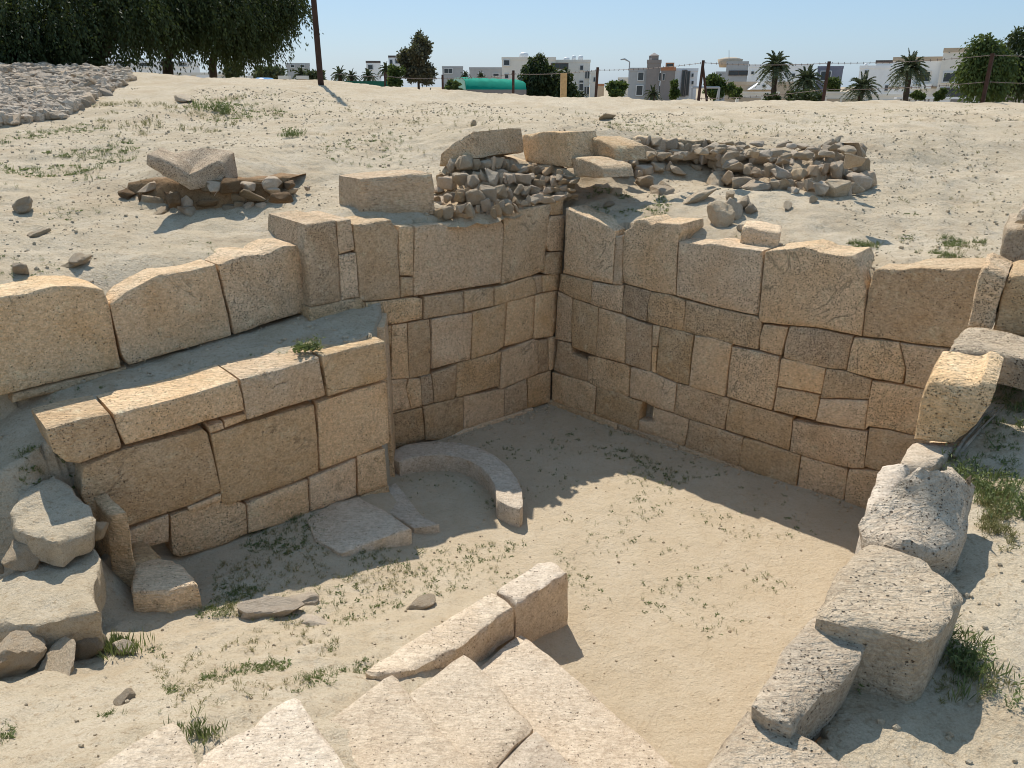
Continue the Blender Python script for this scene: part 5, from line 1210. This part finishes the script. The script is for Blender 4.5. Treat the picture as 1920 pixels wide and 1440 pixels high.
# foliage
M['leaf_dark'] = leafmat('dark_foliage', (.016, .027, .010), (.050, .070, .024), .2)
M['leaf_mid'] = leafmat('green_foliage', (.035, .060, .016), (.095, .135, .040), .28)
M['leaf_dry'] = leafmat('dusty_foliage', (.060, .060, .036), (.130, .115, .070), .18)
M['palm'] = leafmat('palm_foliage', (.045, .062, .030), (.120, .140, .070), .15)
M['weed'] = leafmat('weed_leaves', (.085, .12, .040), (.24, .27, .11), .3)
M['drygrass'] = leafmat('dry_grass', (.16, .15, .055), (.34, .30, .14), .25)
M['trunk'] = plain('tree_bark', (.060, .045, .032), .95, .35, 3, bump=.8)
def leaves(P, D, L, W, seed=0):
    """narrow leaves at points P growing along directions D; one quad (kite) each"""
    r = np.random.default_rng(seed); n = len(P); D = D / (np.linalg.norm(D, axis=1)[:, None] + 1e-9)
    S = np.cross(D, r.normal(size=(n, 3))); S /= np.linalg.norm(S, axis=1)[:, None] + 1e-9
    L = np.broadcast_to(L, n)[:, None]; W = np.broadcast_to(W, n)[:, None]
    V = np.stack([P, P + D * L * .5 + S * W, P + D * L, P + D * L * .5 - S * W], 1).reshape(-1, 3)
    return V, np.arange(4 * n).reshape(-1, 4)
def tree(name, label, base, limbs, clumps, n_leaf, L, W, mat, droop=.0, strand=None, seed=0, trunk_r=.2, group=None, cat='tree'):
    """limbs: list of point lists (world); clumps: (centre, radii, weight)"""
    t = empty(name, base, label, cat, group); base = np.array(base, float); r = np.random.default_rng(seed)
    if limbs:
        prt = []
        for k, pth in enumerate(limbs):
            pth = np.array(pth, float); r0 = trunk_r if k == 0 else trunk_r * .55; n = len(pth)
            f = np.linspace(0, n - 1, n * 3); fine = np.stack([np.interp(f, range(n), pth[:, j]) for j in range(3)], 1) + vec_noise(np.stack([f, f * 0 + k, f * 0], 1) * .9, seed + k) * r0 * .35
            prt.append(tube(fine, np.linspace(r0, r0 * .3, len(fine)), 8))
        V, Fs = merge(prt); link('trunk', np_mesh('trunk', V - base, Fs, True), M['trunk'], t)
    Ps, Ds = [], []; wsum = sum(c[2] for c in clumps)
    for c, rad, w in clumps:
        k = int(n_leaf * w / wsum); c = np.array(c, float); rad = np.array(rad, float)
        if strand:
            ns_ = max(1, k // strand[0]); d = r.normal(size=(ns_, 3)); d /= np.linalg.norm(d, axis=1)[:, None]; rr_ = r.uniform(0, 1, ns_) ** .45
            root = c + d * rad * rr_[:, None]; ln = r.uniform(strand[1], strand[2], ns_); out = d * [1, 1, .3]; out += r.normal(size=out.shape) * .35
            for j in range(strand[0]):
                u = (j + r.uniform(0, 1, ns_)) / strand[0]
                p = root + out * (ln * u * .45)[:, None] - np.array([0, 0, 1]) * (ln * u ** 1.5 * .9)[:, None] + r.normal(size=root.shape) * .03
                Ps.append(p); dd = out * .4 + r.normal(size=out.shape) * .45; dd[:, 2] -= .2 + u * 1.2; Ds.append(dd)
        else:
            nc = max(1, k // 26); d = r.normal(size=(nc, 3)); d /= np.linalg.norm(d, axis=1)[:, None]; rr_ = r.uniform(0, 1, nc) ** .4
            cc_ = c + d * rad * rr_[:, None]; sz = rad.mean() * r.uniform(.10, .22, nc)
            p = np.repeat(cc_, 26, 0) + r.normal(size=(nc * 26, 3)) * np.repeat(sz, 26)[:, None]
            Ps.append(p); dd = r.normal(size=p.shape) + np.repeat(d, 26, 0) * .6; dd[:, 2] -= droop; Ds.append(dd)
    P = np.concatenate(Ps); D = np.concatenate(Ds)
    V, Fq = leaves(P, D, L * r.uniform(.7, 1.3, len(P)), W * r.uniform(.7, 1.3, len(P)), seed)
    link('crown', np_mesh('crown', V - base, Fq), mat, t)
    return t
def P_(x, y, Y): return aty(x, y, Y)
def base_at(x, Y, z=None):
    p = aty(x, 160, Y); return np.array([p[0], Y, gz(p[0], Y) if z is None else z])
# three big shady trees at the upper left
b1 = base_at(173, 21); Y = 21
tree('shade_tree', 'biggest dark drooping tree at the upper left corner, thick leaning trunk', b1,
     [[b1 - [0, 0, .2], P_(176, 110, Y), P_(196, 60, Y), P_(215, 10, Y), P_(230, -60, Y)], [P_(180, 90, Y), P_(140, 50, Y), P_(90, 10, Y), P_(40, -40, Y)], [P_(196, 60, Y), P_(160, 10, Y + .8), P_(150, -60, Y)]],
     [(P_(60, 20, 20), (1.9, 1.6, 1.25), 2.2), (P_(170, 5, 21), (1.8, 1.7, 1.15), 2), (P_(-60, 30, 20), (1.6, 1.5, 1.3), 1.6), (P_(110, -70, 21), (2.6, 2.2, 1.2), 2), (P_(30, 78, 19.7), (1.0, 1.0, .40), .9), (P_(100, 74, 20.5), (.7, .9, .40), .7), (P_(-30, 86, 19.7), (.9, .9, .5), .8), (P_(240, 5, 21.3), (1.0, 1.2, .7), 1.0)],
     62000, .10, .022, M['leaf_dark'], strand=(20, .3, 1.15), seed=1, trunk_r=.30, group='big shady trees')
b2 = base_at(314, 23.5); Y = 23.5
tree('shade_tree', 'dark drooping tree with a slim trunk, middle of the three shady trees', b2,
     [[b2 - [0, 0, .2], P_(313, 120, Y), P_(322, 80, Y), P_(330, 30, Y), P_(350, -20, Y)], [P_(320, 90, Y), P_(290, 50, Y), P_(260, 10, Y)], [P_(324, 70, Y), P_(370, 35, Y), P_(420, 0, Y)]],
     [(P_(300, 8, 23.5), (1.7, 1.6, .95), 1.9), (P_(385, 6, 23.5), (1.6, 1.6, .95), 1.9), (P_(330, -60, 23.5), (2.4, 2, 1.1), 1.5), (P_(275, 40, 23), (.7, .9, .25), .3), (P_(350, 35, 23), (.8, .9, .3), .35)],
     60000, .10, .021, M['leaf_dark'], strand=(20, .3, 1.0), seed=2, trunk_r=.19, group='big shady trees')
b3 = base_at(399, 25); Y = 25
tree('shade_tree', 'right hand shady tree whose branches reach out against the sky', b3,
     [[b3 - [0, 0, .2], P_(396, 125, Y), P_(404, 80, Y), P_(430, 40, Y), P_(470, 0, Y)], [P_(404, 80, Y), P_(450, 55, Y), P_(500, 25, Y), P_(540, 5, Y)]],
     [(P_(435, 26, 25), (1.4, 1.5, .95), 1.9), (P_(482, 18, 25), (1.0, 1.1, .8), 1.3), (P_(478, 66, 24.5), (.45, .8, .40), .55), (P_(440, 84, 24.6), (.3, .5, .25), .2), (P_(515, 30, 24.5), (.3, .5, .3), .25), (P_(540, -5, 25), (.5, .7, .35), .5), (P_(405, 50, 25), (.5, .9, .3), .25), (P_(440, -50, 25), (1.9, 1.5, .9), 1.2), (P_(462, 66, 25), (.3, .5, .2), .12)],
     46000, .10, .021, M['leaf_dark'], strand=(18, .3, .9), seed=3, trunk_r=.15, group='big shady trees')
def bushy(name, label, x, ytop, ybot, wpx, Y, mat, n, L, W, seed, droop=.3, trunk=True, sq=1.0, cat='tree', strand=None, group=None):
    b = base_at(x, Y, 0.15); c0 = P_(x, (ytop + ybot) / 2, Y); rx = abs(P_(x + wpx / 2, 100, Y)[0] - P_(x, 100, Y)[0]); rz = (P_(x, ytop, Y)[2] - P_(x, ybot, Y)[2]) / 2
    r = np.random.default_rng(seed); cl = []
    for i in range(9):
        a = r.uniform(0, 6.28); rho = r.uniform(.15, .62); zz = r.uniform(-.62, .62); sh = math.sqrt(max(.15, 1 - zz * zz))
        cl.append((c0 + np.array([math.cos(a) * rho * rx * sh, math.sin(a) * rho * rx * sh, zz * rz]), (rx * r.uniform(.3, .5) * sq, rx * .45, rz * r.uniform(.28, .42)), 1.0))
    lm = [[b, c0 - [0, 0, rz * .6], c0, c0 + [rx * .1, 0, rz * .6]], [c0 - [0, 0, rz * .6], c0 + [-rx * .4, 0, rz * .1]], [c0 - [0, 0, rz * .5], c0 + [rx * .45, 0, rz * .2]]] if trunk else []
    return tree(name, label, b, lm, cl, n, L, W, mat, droop, strand, seed, max(.06, rx * .07), cat=cat, group=group)
bushy('feathery_tree', 'tall brownish feathery tree left of the green tunnel', 783, 64, 166, 84, 42, M['leaf_dry'], 15000, .16, .045, 21, sq=.9)
bushy('shrub', 'yellow green bush at the foot of the feathery tree, left side', 742, 121, 166, 40, 41, M['leaf_mid'], 3500, .15, .05, 22, cat='bush', trunk=False)
bushy('shade_tree', 'round dark green tree in front of the cream apartment house', 1010, 98, 186, 72, 46, M['leaf_dark'], 16000, .20, .055, 23, sq=1.1, strand=(12, .4, 1.0))
bushy('shade_tree', 'lower dark tree touching the right side of the round dark one', 1060, 125, 186, 46, 45, M['leaf_dark'], 6000, .20, .055, 24, strand=(12, .4, .9))
bushy('round_tree', 'small round green tree beside the grey two storey house', 1155, 148, 190, 46, 62, M['leaf_mid'], 6000, .24, .07, 25)
bushy('street_tree', 'small loose tree in front of the taupe house block', 1266, 147, 188, 22, 58, M['leaf_mid'], 1800, .22, .06, 26)
bushy('street_tree', 'loose green tree behind the goal frame', 1346, 140, 186, 64, 60, M['leaf_mid'], 5200, .24, .07, 27)
bushy('shrub', 'low green bush left of the tan villa wall', 1378, 162, 186, 30, 64, M['leaf_mid'], 1800, .22, .06, 28, cat='bush', trunk=False)
bushy('shrub', 'dark reddish hedge below the first tall palm', 1445, 176, 194, 46, 55, M['leaf_dark'], 3000, .18, .06, 29, cat='hedge', trunk=False)
bushy('shrub', 'dark dense hedge under the bushy palm', 1500, 172, 196, 90, 54, M['leaf_dark'], 7000, .18, .06, 30, cat='hedge', trunk=False)
bushy('street_tree', 'green tree right of the leaning fence post', 1560, 140, 176, 34, 70, M['leaf_mid'], 3000, .24, .07, 31)
bushy('shrub', 'green bush on the villa wall, right side', 1764, 166, 186, 22, 58, M['leaf_mid'], 1500, .18, .06, 32, cat='bush', trunk=False)
bushy('shrub', 'small bush left of the arched villa window', 1722, 172, 184, 34, 59, M['leaf_mid'], 1500, .18, .06, 33, cat='bush', trunk=False)
bushy('shrub', 'grey green shrubs left of the parked blue car', 436, 118, 150, 40, 50, M['palm'], 3000, .25, .05, 34, cat='bush', trunk=False)
bushy('shrub', 'grey green shrubs behind the parked blue car', 505, 128, 152, 90, 52, M['palm'], 5200, .25, .05, 35, cat='bush', trunk=False)
bushy('shrub', 'low shrubs between the parked car and the dark pole', 590, 134, 154, 60, 50, M['palm'], 2600, .22, .05, 36, cat='bush', trunk=False)
bushy('shrub', 'straggly bush before the pale end of the green tunnel', 850, 146, 176, 44, 40, M['leaf_mid'], 1600, .15, .045, 37, cat='bush', trunk=False)
bushy('shade_tree', 'bright green feathery tree behind the last fence post at the right', 1856, 48, 186, 96, 24, M['leaf_mid'], 22000, .11, .026, 38, strand=(16, .3, .8), sq=1.1)
bushy('shade_tree', 'darker feathery tree cut by the right frame edge', 1940, 38, 170, 110, 25.5, M['leaf_dark'], 22000, .11, .026, 39, strand=(16, .3, .8), sq=1.1)
M['flower'] = plain('pink_flowers', (.55, .06, .12), .7, .3, 8)
# palms
def palm(label, x, ycrown, ybase, rpx, Y, seed, nf=30, skirt=.3, trunk=True):
    r = np.random.default_rng(seed); c = P_(x, ycrown, Y); R_ = rpx * Y / FPX; b = base_at(x - 1, Y, .15)
    t = empty('date_palm', b, label, 'palm tree', 'date palms among the houses')
    if trunk:
        f = np.linspace(0, 1, 14); path = b + (c - b) * f[:, None]; rad = .19 * (1 + .12 * np.sin(np.arange(14) * 2.6)); V, Fs = tube(path, rad, 9); link('trunk', np_mesh('trunk', V - b, Fs, True), M['trunk'], t)
    else:
        V, Fs = tube([b, c], [.25, .25], 8); link('trunk', np_mesh('trunk', V - b, Fs, True), M['trunk'], t)
    for i in range(nf):
        az = i * 2.39996 + r.uniform(-.2, .2); el = math.radians(78 - 115 * (i / nf) ** (1.0 - skirt * .3) + r.uniform(-7, 7)); Lf = R_ * r.uniform(.95, 1.2)
        n = 12; u = np.linspace(0, 1, n); h = np.array([math.cos(az), math.sin(az), 0]); d0 = h * math.cos(el) + np.array([0, 0, math.sin(el)])
        path = c + d0 * (Lf * u)[:, None] - np.array([0, 0, 1]) * (Lf * .55 * u ** 2.2 * (math.cos(el) * .8 + .25))[:, None]
        V, Fs = tube(path, np.linspace(.035, .01, n), 3); prt = [(V, Fs)]
        m = 34; uu = np.linspace(.12, 1, m); pc_ = np.stack([np.interp(uu, u, path[:, k]) for k in range(3)], 1); tg = np.gradient(pc_, axis=0); tg /= np.linalg.norm(tg, axis=1)[:, None]
        sd_ = np.cross(tg, [0, 0, 1]); sd_ /= np.linalg.norm(sd_, axis=1)[:, None] + 1e-9
        for s_ in (-1, 1):
            Dv = tg * .75 + sd_ * s_ * .8 + np.array([0, 0, .15]) + r.normal(size=tg.shape) * .12
            prt.append(leaves(pc_, Dv, Lf * .26 * (1.15 - .6 * uu), .022 + Lf * .004, seed * 31 + i))
        V, Fs = merge(prt); link('frond', np_mesh('frond', V - b, Fs), M['palm'], t)
    return t
palm('tall date palm with a full round crown, before the long white building', 1455, 124, 182, 30, 60, 51, 44)
palm('short bushy date palm growing out of the dark hedge', 1512, 152, 190, 30, 58, 52, 46)
palm('low date palm with a wide crown, left of the multi level house', 1617, 164, 190, 32, 62, 53, 34)
palm('tall date palm in front of the white villa', 1706, 128, 190, 32, 57, 54, 44)
palm('small young palm by the pale shrubs left of the dark pole', 565, 140, 152, 18, 58, 55, 20)
palm('small palm right of the dark pole', 637, 140, 158, 17, 70, 56, 22)
palm('small palm between two others left of the feathery tree', 659, 144, 160, 15, 75, 57, 20)
palm('dense small palm below the tiny rooftop house', 691, 143, 160, 16, 74, 58, 24)
palm('taller slim palm touching the feathery tree from the left', 724, 130, 160, 15, 72, 59, 22)
palm('small palm behind the middle of the green tunnel', 872, 141, 165, 11, 80, 60, 16)
palm('tiny palm above the green tunnel, right part', 902, 143, 165, 10, 82, 61, 16)
palm('young palm in front of the taupe stair tower', 1224, 176, 190, 16, 60, 62, 18)
palm('small palm between the hedge and the cream garden wall', 1090, 178, 192, 12, 56, 63, 14)

# ------------------------------------------------------------------ weeds
def plant_arr(kind, seed):
    r = np.random.default_rng(seed); prt = []
    if kind == 'grass':
        n = r.integers(6, 12); P = r.normal(size=(n, 3)) * [.18, .18, 0]; D = r.normal(size=(n, 3)) * [.35, .35, 0] + [0, 0, 1]
        prt.append(leaves(P, D, r.uniform(.6, 1.1, n), .035, seed))
    elif kind == 'sprig':
        for k in range(r.integers(3, 6)):
            d = np.array([r.normal() * .45, r.normal() * .45, 1]); d /= np.linalg.norm(d); b = np.array([r.normal() * .12, r.normal() * .12, 0]); n = 9
            u = np.linspace(.1, 1, n); p = b + d * u[:, None] + np.array([r.normal() * .1, r.normal() * .1, 0]) * (u ** 2)[:, None]
            prt.append(leaves(np.array([b]), np.array([d]), 1.0, .018, seed + k)); prt.append(leaves(p, r.normal(size=(n, 3)) * .8 + [0, 0, .5], .24, .04, seed + k))
    else:
        n = 16; a = r.uniform(0, 6.28, n); D = np.stack([np.cos(a), np.sin(a), r.uniform(.1, .8, n)], 1)
        prt.append(leaves(D * r.uniform(.05, .5, n)[:, None] * [1, 1, .5], D, r.uniform(.3, .55, n), .13, seed))
    V, Fs = merge(prt); return V, Fs[0]
PLN = {k: [plant_arr(k, 900 + 10 * j + i) for i in range(5)] for j, k in enumerate(('grass', 'sprig', 'leafy'))}
def plants(name, pts, sizes, kinds, mat, seed=0):
    r = np.random.default_rng(seed); prt = []; pts = np.asarray(pts); sizes = np.asarray(sizes); kk = r.integers(0, len(kinds), len(pts)); vv = r.integers(0, 5, len(pts))
    for a in range(len(kinds)):
        for b in range(5):
            m = (kk == a) & (vv == b)
            if not m.any(): continue
            P = pts[m]; S = sizes[m]; V, Fq = PLN[kinds[a]][b]; w = r.uniform(0, 6.28, len(P)); c, s_ = np.cos(w)[:, None], np.sin(w)[:, None]
            X = V[None, :, 0] * c - V[None, :, 1] * s_; Y = V[None, :, 0] * s_ + V[None, :, 1] * c; Z = np.broadcast_to(V[None, :, 2], X.shape)
            W = np.stack([X, Y, Z], 2) * S[:, None, None] + P[:, None, :]
            prt.append((W.reshape(-1, 3), (Fq[None] + (np.arange(len(P)) * len(V))[:, None, None]).reshape(-1, 4)))
    V, Fs = merge(prt); return link(name, np_mesh(name, V, Fs), mat)
def ray_pts(poly, n, seed, patch=0.0, rows=None):
    """ground points seen through the given outline (an even spread over that stretch of ground)"""
    poly = np.array(poly, float); r = random.Random(seed); out = []
    W = [ghit(*p) for p in poly]; W = np.array([w[:2] for w in W if w is not None]); lo, hi = W.min(0), W.max(0); tr = 0
    X = np.column_stack([np.array([r.uniform(lo[0], hi[0]) for _ in range(n * 14)]), np.array([r.uniform(lo[1], hi[1]) for _ in range(n * 14)])])
    X = X[inpoly(X, W)]
    if patch > -9:
        f = fbm(np.column_stack([X * 2.3, X[:, 0] * 0]), seed, 3); X = X[f > patch]
    X = X[:n]; return [(x, y, gz(x, y) - .002) for x, y in X]
green, dry = [], []
def W(poly, n, size, mat='g', patch=0.0, seed=None):
    far_ = min(p[1] for p in poly) < 460 and max(p[1] for p in poly) < 560; n = int(n * (.55 if far_ else .72)); size = size * (.72 if far_ else .78)
    seed = seed or len(green) * 3 + len(dry) + 5
    for p in ray_pts(poly, n, seed, patch + .12): (green if mat == 'g' else dry).append((p, random.uniform(size * .5, size * 1.35)))
# court floor
W([(1040, 765), (1200, 820), (1400, 890), (1560, 960), (1540, 1010), (1350, 960), (1180, 890), (900, 960), (860, 860)], 260, .040, patch=-.1)
W([(1060, 800), (1200, 850), (1330, 910), (1300, 940), (1150, 880), (1060, 830)], 150, .048, patch=-.1)
W([(1180, 890), (1350, 960), (1560, 1020), (1500, 1180), (1330, 1200), (1080, 1100), (1000, 1000)], 420, .034)
W([(1000, 1000), (1330, 1200), (1420, 1250), (1250, 1280), (1080, 1150), (760, 1060)], 200, .028)
W([(740, 880), (930, 900), (930, 930), (760, 980)], 50, .030)
W([(480, 990), (600, 960), (680, 1010), (600, 1040), (420, 1085), (400, 1060)], 480, .040, patch=-.4)
W([(400, 1060), (660, 1020), (1000, 1010), (900, 1090), (640, 1180), (400, 1150)], 750, .038, patch=-.25)
W([(400, 1060), (660, 1020), (1000, 1010), (900, 1090), (640, 1180), (400, 1150)], 450, .042, 'd', patch=-.1, seed=77)
W([(270, 1110), (560, 1110), (640, 1210), (560, 1300), (340, 1340), (240, 1180)], 420, .045, patch=-.1)
W([(270, 1110), (560, 1110), (640, 1210), (560, 1300), (340, 1340), (240, 1180)], 220, .040, 'd')
W([(0, 1300), (340, 1340), (300, 1390), (100, 1440), (0, 1440)], 120, .045, patch=-.1)
W([(640, 1200), (720, 1240), (620, 1290), (560, 1290)], 90, .045)
W([(340, 1350), (400, 1340), (420, 1390), (370, 1400)], 60, .06)
# banks
W([(0, 300), (260, 262), (250, 300), (0, 335)], 420, .075, patch=-.35); W([(0, 255), (160, 232), (200, 245), (0, 275)], 260, .065, patch=-.3)
W([(160, 195), (480, 175), (560, 240), (200, 262)], 500, .085, 'd'); W([(330, 190), (520, 180), (560, 225), (360, 235)], 260, .09, patch=-.1)
W([(560, 180), (1000, 215), (940, 300), (600, 290)], 420, .06, 'd'); W([(600, 230), (780, 250), (760, 320), (600, 300)], 200, .06)
W([(1040, 215), (1600, 225), (1600, 250), (1100, 245)], 330, .065, 'd'); W([(1140, 220), (1420, 222), (1400, 246), (1140, 244)], 150, .06)
W([(1120, 345), (1260, 370), (1250, 415), (1150, 415), (1080, 385)], 330, .055, patch=-.35)
W([(1590, 455), (1740, 440), (1850, 455), (1860, 492), (1640, 485)], 520, .05, patch=-.3); W([(1590, 455), (1740, 440), (1850, 455), (1860, 492), (1640, 485)], 160, .05, 'd')
W([(1640, 200), (1900, 200), (1900, 440), (1660, 400)], 420, .05, 'd'); W([(1370, 430), (1420, 428), (1420, 445), (1380, 445)], 60, .045); W([(1430, 390), (1500, 398), (1480, 415), (1430, 405)], 60, .05)
W([(1560, 430), (1700, 400), (1800, 420), (1700, 450)], 90, .045)
W([(0, 470), (500, 440), (420, 485), (0, 545)], 90, .035); W([(0, 340), (200, 320), (230, 420), (0, 440)], 70, .05)
W([(1850, 760), (1919, 700), (1919, 980), (1850, 1010), (1830, 900)], 220, .045, patch=-.4); W([(1840, 860), (1900, 850), (1890, 1000), (1840, 1010)], 200, .055, 'd')
W([(1620, 1230), (1700, 1290), (1660, 1420), (1560, 1420)], 70, .045, 'd'); W([(1740, 1150), (1900, 1000), (1919, 1300), (1760, 1330)], 70, .05, 'd')
W([(60, 745), (560, 650), (600, 680), (120, 800)], 60, .03); W([(30, 850), (90, 850), (170, 930), (110, 950), (40, 920)], 60, .045)
gp = [a for a, b in green]; gs = [b for a, b in green]; o = plants('green_weeds', gp, gs, ['sprig', 'leafy', 'grass', 'grass'], M['weed'], 5); tag(o, kind='stuff')
gp = [a for a, b in dry]; gs = [b for a, b in dry]; o = plants('dry_grass', gp, gs, ['grass', 'sprig'], M['drygrass'], 6); tag(o, kind='stuff')
def clump(name, label, px, py, n, spread, size, kinds=('sprig', 'leafy'), mat='weed', z=None, seed=1, cat='plant'):
    c = ghit(px, py) if z is None else atz(px, py, z); r = np.random.default_rng(seed)
    P = c + r.normal(size=(n, 3)) * [spread[0], spread[1], 0]
    if z is None: P[:, 2] = [gz(x, y) for x, y in P[:, :2]]
    ok = np.abs(P[:, 2] - c[2]) < .12; P = P[ok]
    o = plants(name, P - c, r.uniform(size * .6, size * 1.3, len(P)), list(kinds), M[mat], seed); o.location = c; return thing(o, label, cat)
clump('weed_clump', 'bright green leafy plant growing in the gap of the coping course', 583, 655, 26, (.05, .03), .085, ('leafy', 'sprig'), z=1.46, seed=2)
clump('weed_clump', 'small green plant below the left end of the coping course', 118, 858, 9, (.015, .012), .07, seed=3)
clump('weed_clump', 'big dark green weed tuft beside the grey tilted rock, lower left', 222, 1218, 60, (.05, .04), .085, ('grass',), seed=4)
clump('weed_clump', 'tall green weeds in the shadow of the large square block', 1790, 1225, 80, (.05, .10), .065, ('sprig', 'grass', 'grass'), seed=5)
clump('weed_clump', 'green weeds under the near corner of the large square block', 1640, 1265, 40, (.05, .04), .06, ('sprig',), seed=6)
clump('weed_clump', 'tall dry green weeds right of the rugged ridged stone', 1862, 925, 85, (.06, .20), .075, ('grass', 'sprig'), seed=7)
clump('weed_clump', 'weeds on the slope right of the pitted upright block', 1905, 760, 40, (.06, .16), .07, ('sprig', 'grass'), seed=8)
clump('weed_clump', 'small green tuft on the sandy soil beside the standing slab', 150, 900, 12, (.03, .02), .06, ('leafy',), seed=9)
clump('weed_clump', 'green tuft in the notch between the steps, bottom left', 375, 1375, 34, (.06, .05), .055, ('grass',), seed=10)
clump('weed_clump', 'spiky green bush on the upper left slope', 405, 212, 26, (.22, .10), .15, ('grass', 'sprig'), seed=11, cat='bush')
clump('weed_clump', 'grey green bush on the left slope above the perched block', 545, 258, 16, (.08, .06), .11, ('grass', 'sprig'), seed=12, cat='bush')
clump('weed_clump', 'green weeds on the stone bank near its lower edge', 88, 185, 24, (.25, .12), .14, ('leafy',), seed=13)
clump('weed_clump', 'pink flowering bush on the blank block wall', 1868, 168, 20, (.5, .2), .4, ('leafy',), 'flower', z=3.0, seed=14, cat='bush')
